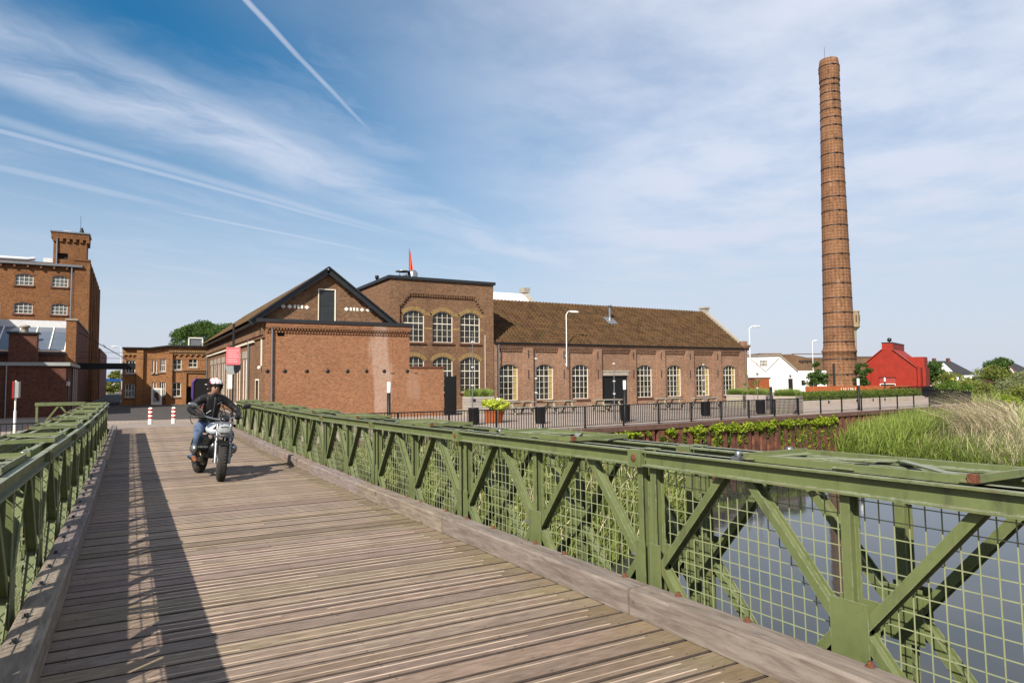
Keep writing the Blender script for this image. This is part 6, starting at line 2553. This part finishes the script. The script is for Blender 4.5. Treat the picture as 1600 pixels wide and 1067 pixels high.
# ------------------------------------------------------------------ motorcycle
mplain('leather', (.016, .014, .014), spec=.3, rough=.5, var=.5, scale=11, bump=1.0)
mplain('denim', (.10, .155, .27), rough=.9, var=.5, scale=9, bump=.7)
mplain('boot_brown', (.28, .10, .035), rough=.6, var=.2)
mplain('lip', (.42, .18, .14), rough=.5, var=.05)
mplain('skin', (.50, .27, .18), rough=.5, var=.06)
mplain('bike_white', (.58, .61, .66), rough=.18, var=.02)
mplain('bike_black', (.012, .012, .013), rough=.3, var=.2)
mplain('alloy', (.42, .42, .43), rough=.35, metal=.8, var=.2, scale=20)
mplain('head_glass', (.50, .52, .54), rough=.06, var=.3, scale=30)
mplain('helmet_white', (.80, .79, .78), rough=.15, var=.02)
mplain('helmet_red', (.62, .04, .06), rough=.15, var=.02)
mplain('brass', (.16, .12, .07), rough=.3, metal=.9, var=.2)
MC = (1.245, 13.25, zb(13.25) + .004)
RZ = R(8.8)
moto = T('motorcycle', 'silver and black roadster motorcycle with twin side cylinders ridden on the deck', 'motorcycle', MC, None, RZ)
RX = Matrix.Rotation(R(90), 3, 'Y')


def tyre(y, r, w, name):
    m1 = MB()
    prof = []
    for k in range(13):
        a = math.pi * (k / 12 - .5)
        prof.append((r - w * .42 + w * .42 * math.cos(a), w * .5 * math.sin(a)))
    prof = [(r - w * .72, -w * .40)] + prof + [(r - w * .72, w * .40)]
    m1.lathe(prof, 36, (0, y, r), RX)
    for k in range(36):                                 # tread blocks
        a = 2 * math.pi * k / 36
        for sx_ in (-1, 1):
            c_ = Vector((sx_ * w * .2, y + (r - .002) * math.cos(a + sx_ * .04), r + (r - .002) * math.sin(a + sx_ * .04)))
            t_ = Vector((0, -math.sin(a), math.cos(a)))
            m1.bar(c_ - t_ * .016, c_ + t_ * .016, w * .26, .008, tuple((c_ - Vector((0, y, r))).normalized()))
    wl = m1.build(name, 'black_rubber', moto, True)
    m1 = MB()
    m1.lathe([(r - w * .70, -w * .38), (r - w * .82, -w * .3), (r - w * .82, w * .3), (r - w * .70, w * .38)], 30, (0, y, r), RX)
    m1.lathe([(0, -.07), (.06, -.07), (.06, .07), (0, .07)], 16, (0, y, r), RX)
    m1.build('rim', 'alloy', wl, True)
    m1 = MB()
    for k in range(18):
        a = 2 * math.pi * k / 18
        m1.tube([(.04 * (-1) ** k, y + .05 * math.cos(a + .3), r + .05 * math.sin(a + .3)), (0, y + (r - w * .8) * math.cos(a), r + (r - w * .8) * math.sin(a))], .004, 4)
    m1.build('spokes', 'chrome', wl, True)
    m1 = MB()
    for sx_ in (-1, 1):
        m1.lathe([(.09, -.003), (.145, -.003), (.145, .003), (.09, .003)], 24, (sx_ * .075, y, r), RX)
    m1.build('brake_disc', 'alloy', wl, True)


tyre(-.75, .315, .145, 'front_wheel')
tyre(.75, .315, .18, 'rear_wheel')
for s in (-1, 1):
    m1 = MB()
    m1.tube([(s * .105, -.75, .30), (s * .105, -.66, .60)], .030, 12)
    m1.tube([(s * .105, -.66, .60), (s * .105, -.55, .98)], .024, 12)
    m1.tube([(s * .105, -.67, .56), (s * .105, -.64, .66)], .036, 12)
    m1.build('fork_leg', 'alloy', moto, True)
m1 = MB()
for z, y in ((.74, -.615), (.97, -.55)):
    m1.bar((-.15, y, z), (.15, y, z), .07, .035)
m1.build('fork_yoke', 'alloy', moto, True)
m1 = MB()
M2 = Matrix.Rotation(R(100), 3, 'X')
m1.lathe([(.0, -.13), (.08, -.11), (.114, -.03), (.120, .02), (.116, .03)], 24, (0, -.70, .850), M2)
hl = m1.build('headlight', 'chrome', moto, True)
m1 = MB()
m1.lathe([(.114, .03), (.10, .045), (.055, .055), (0, .058)], 24, (0, -.70, .850), M2)
m1.build('lens', 'head_glass', hl, True)
m1 = MB()
m1.bar((-.07, -.757, .805), (.07, -.757, .805), .006, .014)
m1.bar((-.06, -.762, .905), (.06, -.762, .905), .006, .014)
m1.build('light_bar', 'bike_black', hl, True)
m1 = MB()
for k in range(9):
    a0 = R(48 + k * 8)
    a1 = R(48 + (k + 1) * 8)
    rr_ = .345
    m1.add([(-.075, -.75 + rr_ * math.cos(a0), .315 + rr_ * math.sin(a0)), (.075, -.75 + rr_ * math.cos(a0), .315 + rr_ * math.sin(a0)), (.075, -.75 + rr_ * math.cos(a1), .315 + rr_ * math.sin(a1)), (-.075, -.75 + rr_ * math.cos(a1), .315 + rr_ * math.sin(a1))], [(0, 1, 2, 3)])
m1.bar((-.12, -.80, .665), (.12, -.80, .665), .04, .03)
m1.build('front_mudguard', 'bike_black', moto, True)
m1 = MB()
m1.tube([(-.37, -.30, 1.055), (-.25, -.37, 1.065), (-.12, -.46, 1.03), (0, -.49, 1.02), (.12, -.46, 1.03), (.25, -.37, 1.065), (.37, -.30, 1.055)], .0125, 8)
hb_ = m1.build('handlebar', 'chrome', moto, True)
for s in (-1, 1):
    m1 = MB()
    m1.tube([(s * .24, -.375, 1.064), (s * .38, -.295, 1.054)], .019, 10)
    m1.build('grip', 'black_rubber', hb_, True)
    m1 = MB()
    m1.tube([(s * .24, -.43, 1.06), (s * .40, -.35, 1.045)], .007, 6)
    m1.build('lever', 'bike_black', hb_, True)
    m1 = MB()
    m1.tube([(s * .24, -.37, 1.07), (s * .33, -.36, 1.19), (s * .42, -.33, 1.245)], .007, 6)
    m1.ball((s * .445, -.33, 1.255), (.085, .02, .042), 12, Matrix.Rotation(R(-14 * s), 3, 'Y'))
    m1.build('mirror', 'alloy' if s < 0 else 'bike_black', hb_, True)
m1 = MB()
m1.lathe([(.07, -.02), (.075, .02), (.06, .04), (0, .04)], 20, (0, -.52, 1.035), Matrix.Rotation(R(35), 3, 'X'))
m1.build('instrument_dial', 'bike_black', moto, True)
m1 = MB()
m1.ball((0, -.15, .84), (.155, .29, .12), 20)
m1.ball((0, .0, .82), (.12, .22, .10), 16)
m1.build('fuel_tank', 'bike_white', moto, True)
m1 = MB()
m1.ball((0, .36, .80), (.15, .38, .055), 18)
m1.ball((0, .62, .84), (.12, .16, .05), 14)
m1.build('seat', 'leather', moto, True)
m1 = MB()
m1.box(-.12, .12, -.26, .16, .34, .66).box(-.09, .09, -.30, -.20, .38, .62)
m1.ball((0, -.26, .50), (.12, .08, .16), 14)
m1.box(-.07, .07, .16, .42, .36, .56)
en = m1.build('engine_block', 'bike_black', moto, True)
for s in (-1, 1):
    m1 = MB()
    for k in range(7):
        x = s * (.13 + .022 * k)
        m1.lathe([(0, -.005), (.088, -.005), (.088, .005), (0, .005)], 18, (x, -.14, .50), RX)
    m1.tube([(s * .11, -.14, .50), (s * .29, -.14, .50)], .065, 14)
    cy = m1.build('cylinder', 'bike_black', en, True)
    m1 = MB()
    m1.ball((s * .325, -.14, .50), (.065, .115, .09), 16)
    m1.build('cylinder_head', 'alloy', en, True)
    m1 = MB()
    m1.tube([(s * .25, -.22, .46), (s * .25, -.34, .40), (s * .20, -.32, .30), (s * .14, -.10, .24), (s * .13, .30, .24)], .024, 10)
    m1.build('exhaust_pipe', 'brass', moto, True)
    m1 = MB()
    m1.tube([(s * .13, .1, .22), (s * .29, .1, .27)], .014, 8)
    m1.build('foot_peg', 'bike_black', moto, True)
m1 = MB()
m1.tube([(-.13, .30, .24), (-.15, .50, .25), (-.165, .80, .28)], [.03, .045, .042], 12)
m1.build('silencer', 'chrome', moto, True)
m1 = MB()
for s in (-1, 1):
    m1.tube([(s * .06, -.50, .92), (s * .13, -.1, .72), (s * .13, .35, .70), (s * .10, .80, .78)], .018, 8)
    m1.tube([(s * .06, -.52, .80), (s * .11, -.25, .60), (s * .11, .2, .42)], .018, 8)
    m1.tube([(s * .11, .2, .40), (s * .11, .75, .315)], .028, 8)
    m1.tube([(s * .11, .35, .70), (s * .11, .62, .38)], .02, 8)
m1.build('frame', 'bike_black', moto, True)
m1 = MB()
for k in range(9):
    a0, a1 = R(20 + k * 13), R(33 + k * 13)
    rr_ = .36
    m1.add([(-.10, .75 + rr_ * math.cos(a0), .315 + rr_ * math.sin(a0)), (.10, .75 + rr_ * math.cos(a0), .315 + rr_ * math.sin(a0)), (.10, .75 + rr_ * math.cos(a1), .315 + rr_ * math.sin(a1)), (-.10, .75 + rr_ * math.cos(a1), .315 + rr_ * math.sin(a1))], [(0, 1, 2, 3)])
m1.build('rear_mudguard', 'bike_black', moto, True)

# the front end is steered a little towards the viewer
ST = R(-13)
for o in moto.children:
    if o.name.split('.')[0] in ('front_wheel', 'fork_leg', 'fork_yoke', 'headlight', 'front_mudguard', 'instrument_dial'):
        c0 = Vector((0, -.70, 0))
        o.location = c0 - Matrix.Rotation(ST, 3, 'Z') @ c0
        o.rotation_euler = (0, 0, ST)

moto.rotation_euler = (0, R(3.6), RZ)                   # leaning into the bend

# ------------------------------------------------------------------ rider
rider = T('person', 'rider in black leather jacket, jeans and striped white helmet on the motorcycle', 'person', MC, None, RZ)
J = {}
vs_, es_, rad = [], [], []


def jt(name, p, r, parent=None):
    J[name] = len(vs_)
    vs_.append(p)
    rad.append(r if isinstance(r, tuple) else (r, r))
    if parent:
        es_.append((J[parent], J[name]))


jt('pelvis', (0, .30, .90), .145)
jt('waist', (0, .27, 1.04), .140, 'pelvis')
jt('chest', (0, .21, 1.24), .165, 'waist')
jt('collar', (0, .155, 1.385), .10, 'chest')
jt('neck', (0, .125, 1.455), .062, 'collar')
jt('jaw', (0, .052, 1.525), .066, 'neck')
jt('head', (0, .075, 1.60), .085, 'jaw')
for s, k in ((-1, 'r'), (1, 'l')):
    jt('sh' + k, (s * .185, .165, 1.365), .085, 'collar')
    jt('ua' + k, (s * .30, .125, 1.27), .070, 'sh' + k)
    jt('el' + k, (s * .405, .06, 1.165), .060, 'ua' + k)
    jt('fa' + k, (s * .385, -.11, 1.125), .050, 'el' + k)
    jt('wr' + k, (s * .355, -.235, 1.095), .038, 'fa' + k)
    jt('pa' + k, (s * .335, -.305, 1.083), .040, 'wr' + k)
    jt('hip' + k, (s * .12, .27, .87), .115, 'pelvis')
    jt('th' + k, (s * .225, .06, .83), .098, 'hip' + k)
    jt('kn' + k, (s * .275, -.12, .74), .075, 'th' + k)
    jt('ca' + k, (s * .265, -.01, .55), .064, 'kn' + k)
    jt('an' + k, (s * .255, .12, .355), .048, 'ca' + k)
    jt('ft' + k, (s * .262, .03, .300), .046, 'an' + k)
    jt('toe' + k, (s * .270, -.10, .288), .038, 'ft' + k)
me = bpy.data.meshes.new('skel')
me.from_pydata(vs_, es_, [])
so_ = bpy.data.objects.new('skel', me)
COL.objects.link(so_)
sm_ = so_.modifiers.new('skin', 'SKIN')
sm_.use_smooth_shade = True
sl = me.skin_vertices[0].data
for i, r_ in enumerate(rad):
    sl[i].radius = r_
    sl[i].use_root = (i == 0)
ss_ = so_.modifiers.new('sub', 'SUBSURF')
ss_.levels = 2
ss_.render_levels = 2
dgr = bpy.context.evaluated_depsgraph_get()
bm_me = bpy.data.meshes.new_from_object(so_.evaluated_get(dgr))
bpy.data.objects.remove(so_)
body = MB()
for p in bm_me.polygons:
    pass
bv = [tuple(v.co) for v in bm_me.vertices]
for p in bm_me.polygons:
    c_ = p.center
    if c_.z > 1.455 and abs(c_.x) < .12:
        body.cur = 3
    elif c_.y < -.215 and c_.z > 1.0:
        body.cur = 4
    elif c_.z > .955 or (c_.z > .93 and c_.y > .15 and abs(c_.x) < .2):
        body.cur = 0
    elif c_.z < .36:
        body.cur = 2
    else:
        body.cur = 1
    body.f.append(tuple(p.vertices))
    body.m.append(body.cur)
    body.sm.append(True)
body.v = bv
body.cur = 4
for s in (-1, 1):                                       # gloved fingers closed round the grips, thumb beneath
    gx = Vector((s * .14, .08, -.010)).normalized()
    g0 = Vector((s * .31, -.335, 1.059))
    for k, (ln, rr_) in enumerate(((.92, .0105), (1.0, .011), (.96, .0108), (.82, .0095))):
        c_ = g0 + gx * (-.038 + .025 * k)
        pts = []
        for a in (100, 150, 200, 245, 290):
            aa = R(a * ln + 8)
            pts.append(c_ + Vector((0, math.cos(aa) * .031, math.sin(aa) * .031)))
        pts = [c_ + Vector((0, .045, .038))] + pts
        body.tube(pts, [rr_ * 1.15, rr_ * 1.15, rr_ * 1.1, rr_, rr_ * .95, rr_ * .8], 7)
    c_ = g0 - gx * .045
    body.tube([c_ + Vector((0, .07, .01)), c_ + Vector((0, .035, -.018)), c_ + Vector((0, -.005, -.030))], [.014, .012, .009], 7)
ob = body.build('body', ['leather', 'denim', 'boot_brown', 'skin', 'leather'], rider, True)
bpy.data.meshes.remove(bm_me)
# face
m1 = MB()
m1.ball((0, -.012, 1.555), (.013, .022, .022), 10)
m1.build('nose', 'skin', ob, True)
m1 = MB()
m1.ball((0, -.012, 1.512), (.026, .010, .0065), 10)
m1.build('mouth', 'lip', ob, True)
m1 = MB()
for s in (-1, 1):
    m1.ball((s * .034, -.012, 1.585), (.030, .014, .018), 12)
m1.bar((-.07, .0, 1.592), (.07, .0, 1.592), .01, .008)
m1.build('sunglasses', 'bike_black', rider, True)
# open face helmet
hc = Vector((0, .115, 1.605))
hv, hf, hm = [], [], []
nu, nv_ = 40, 24
for j in range(nv_ + 1):
    ph = math.pi * (j / nv_ - .5)
    for i in range(nu):
        t = 2 * math.pi * i / nu
        hv.append(hc + Vector((.132 * math.cos(ph) * math.cos(t), .150 * math.cos(ph) * math.sin(t), .140 * math.sin(ph))))
m1 = MB()
m1.v = [tuple(p) for p in hv]
for j in range(nv_):
    for i in range(nu):
        i2 = (i + 1) % nu
        f_ = (j * nu + i, j * nu + i2, (j + 1) * nu + i2, (j + 1) * nu + i)
        c_ = sum((hv[k] for k in f_), Vector()) / 4 - hc
        if c_.z < -.105 or (c_.y < -.03 and c_.z < .022):
            continue
        x = abs(c_.x)
        if c_.z < .03 and c_.y < .06:
            mi = 2
        elif x < .026 or .040 < x < .092:
            mi = 0
        elif x < .040:
            mi = 1
        elif x < .104 and c_.z > .03:
            mi = 1
        else:
            mi = 2
        m1.f.append(f_)
        m1.m.append(mi)
        m1.sm.append(True)
hel = m1.build('helmet', ['helmet_white', 'helmet_red', 'bike_black'], rider, True)
m1 = MB()                                               # dark peak and rim
pts = [hc + Vector((.137 * math.cos(R(a)), .154 * math.sin(R(a)), .022)) for a in range(180, 361, 12)]
m1.tube(pts, .011, 6)
m1.build('helmet_rim', 'bike_black', hel, True)
m1 = MB()
m1.tube([(0, .045, 1.40), (0, .035, 1.30), (0, .075, 1.16), (0, .12, 1.02)], .0042, 6)
m1.build('jacket_zip', 'zinc', rider, True)
m1 = MB()
m1.tube([(.05, .042, 1.27), (.13, .07, 1.32)], .006, 6)
m1.tube([(-.05, .05, 1.16), (-.12, .085, 1.10)], .006, 6)
m1.build('pocket_zip', 'zinc', rider, True)
m1 = MB()
m1.lathe([(.072, 0), (.075, .03), (.066, .045)], 16, (0, .13, 1.425), Matrix.Rotation(R(20), 3, 'X'))
m1.build('jacket_collar', 'leather', rider, True)
rider.rotation_euler = (0, R(3.6), RZ)
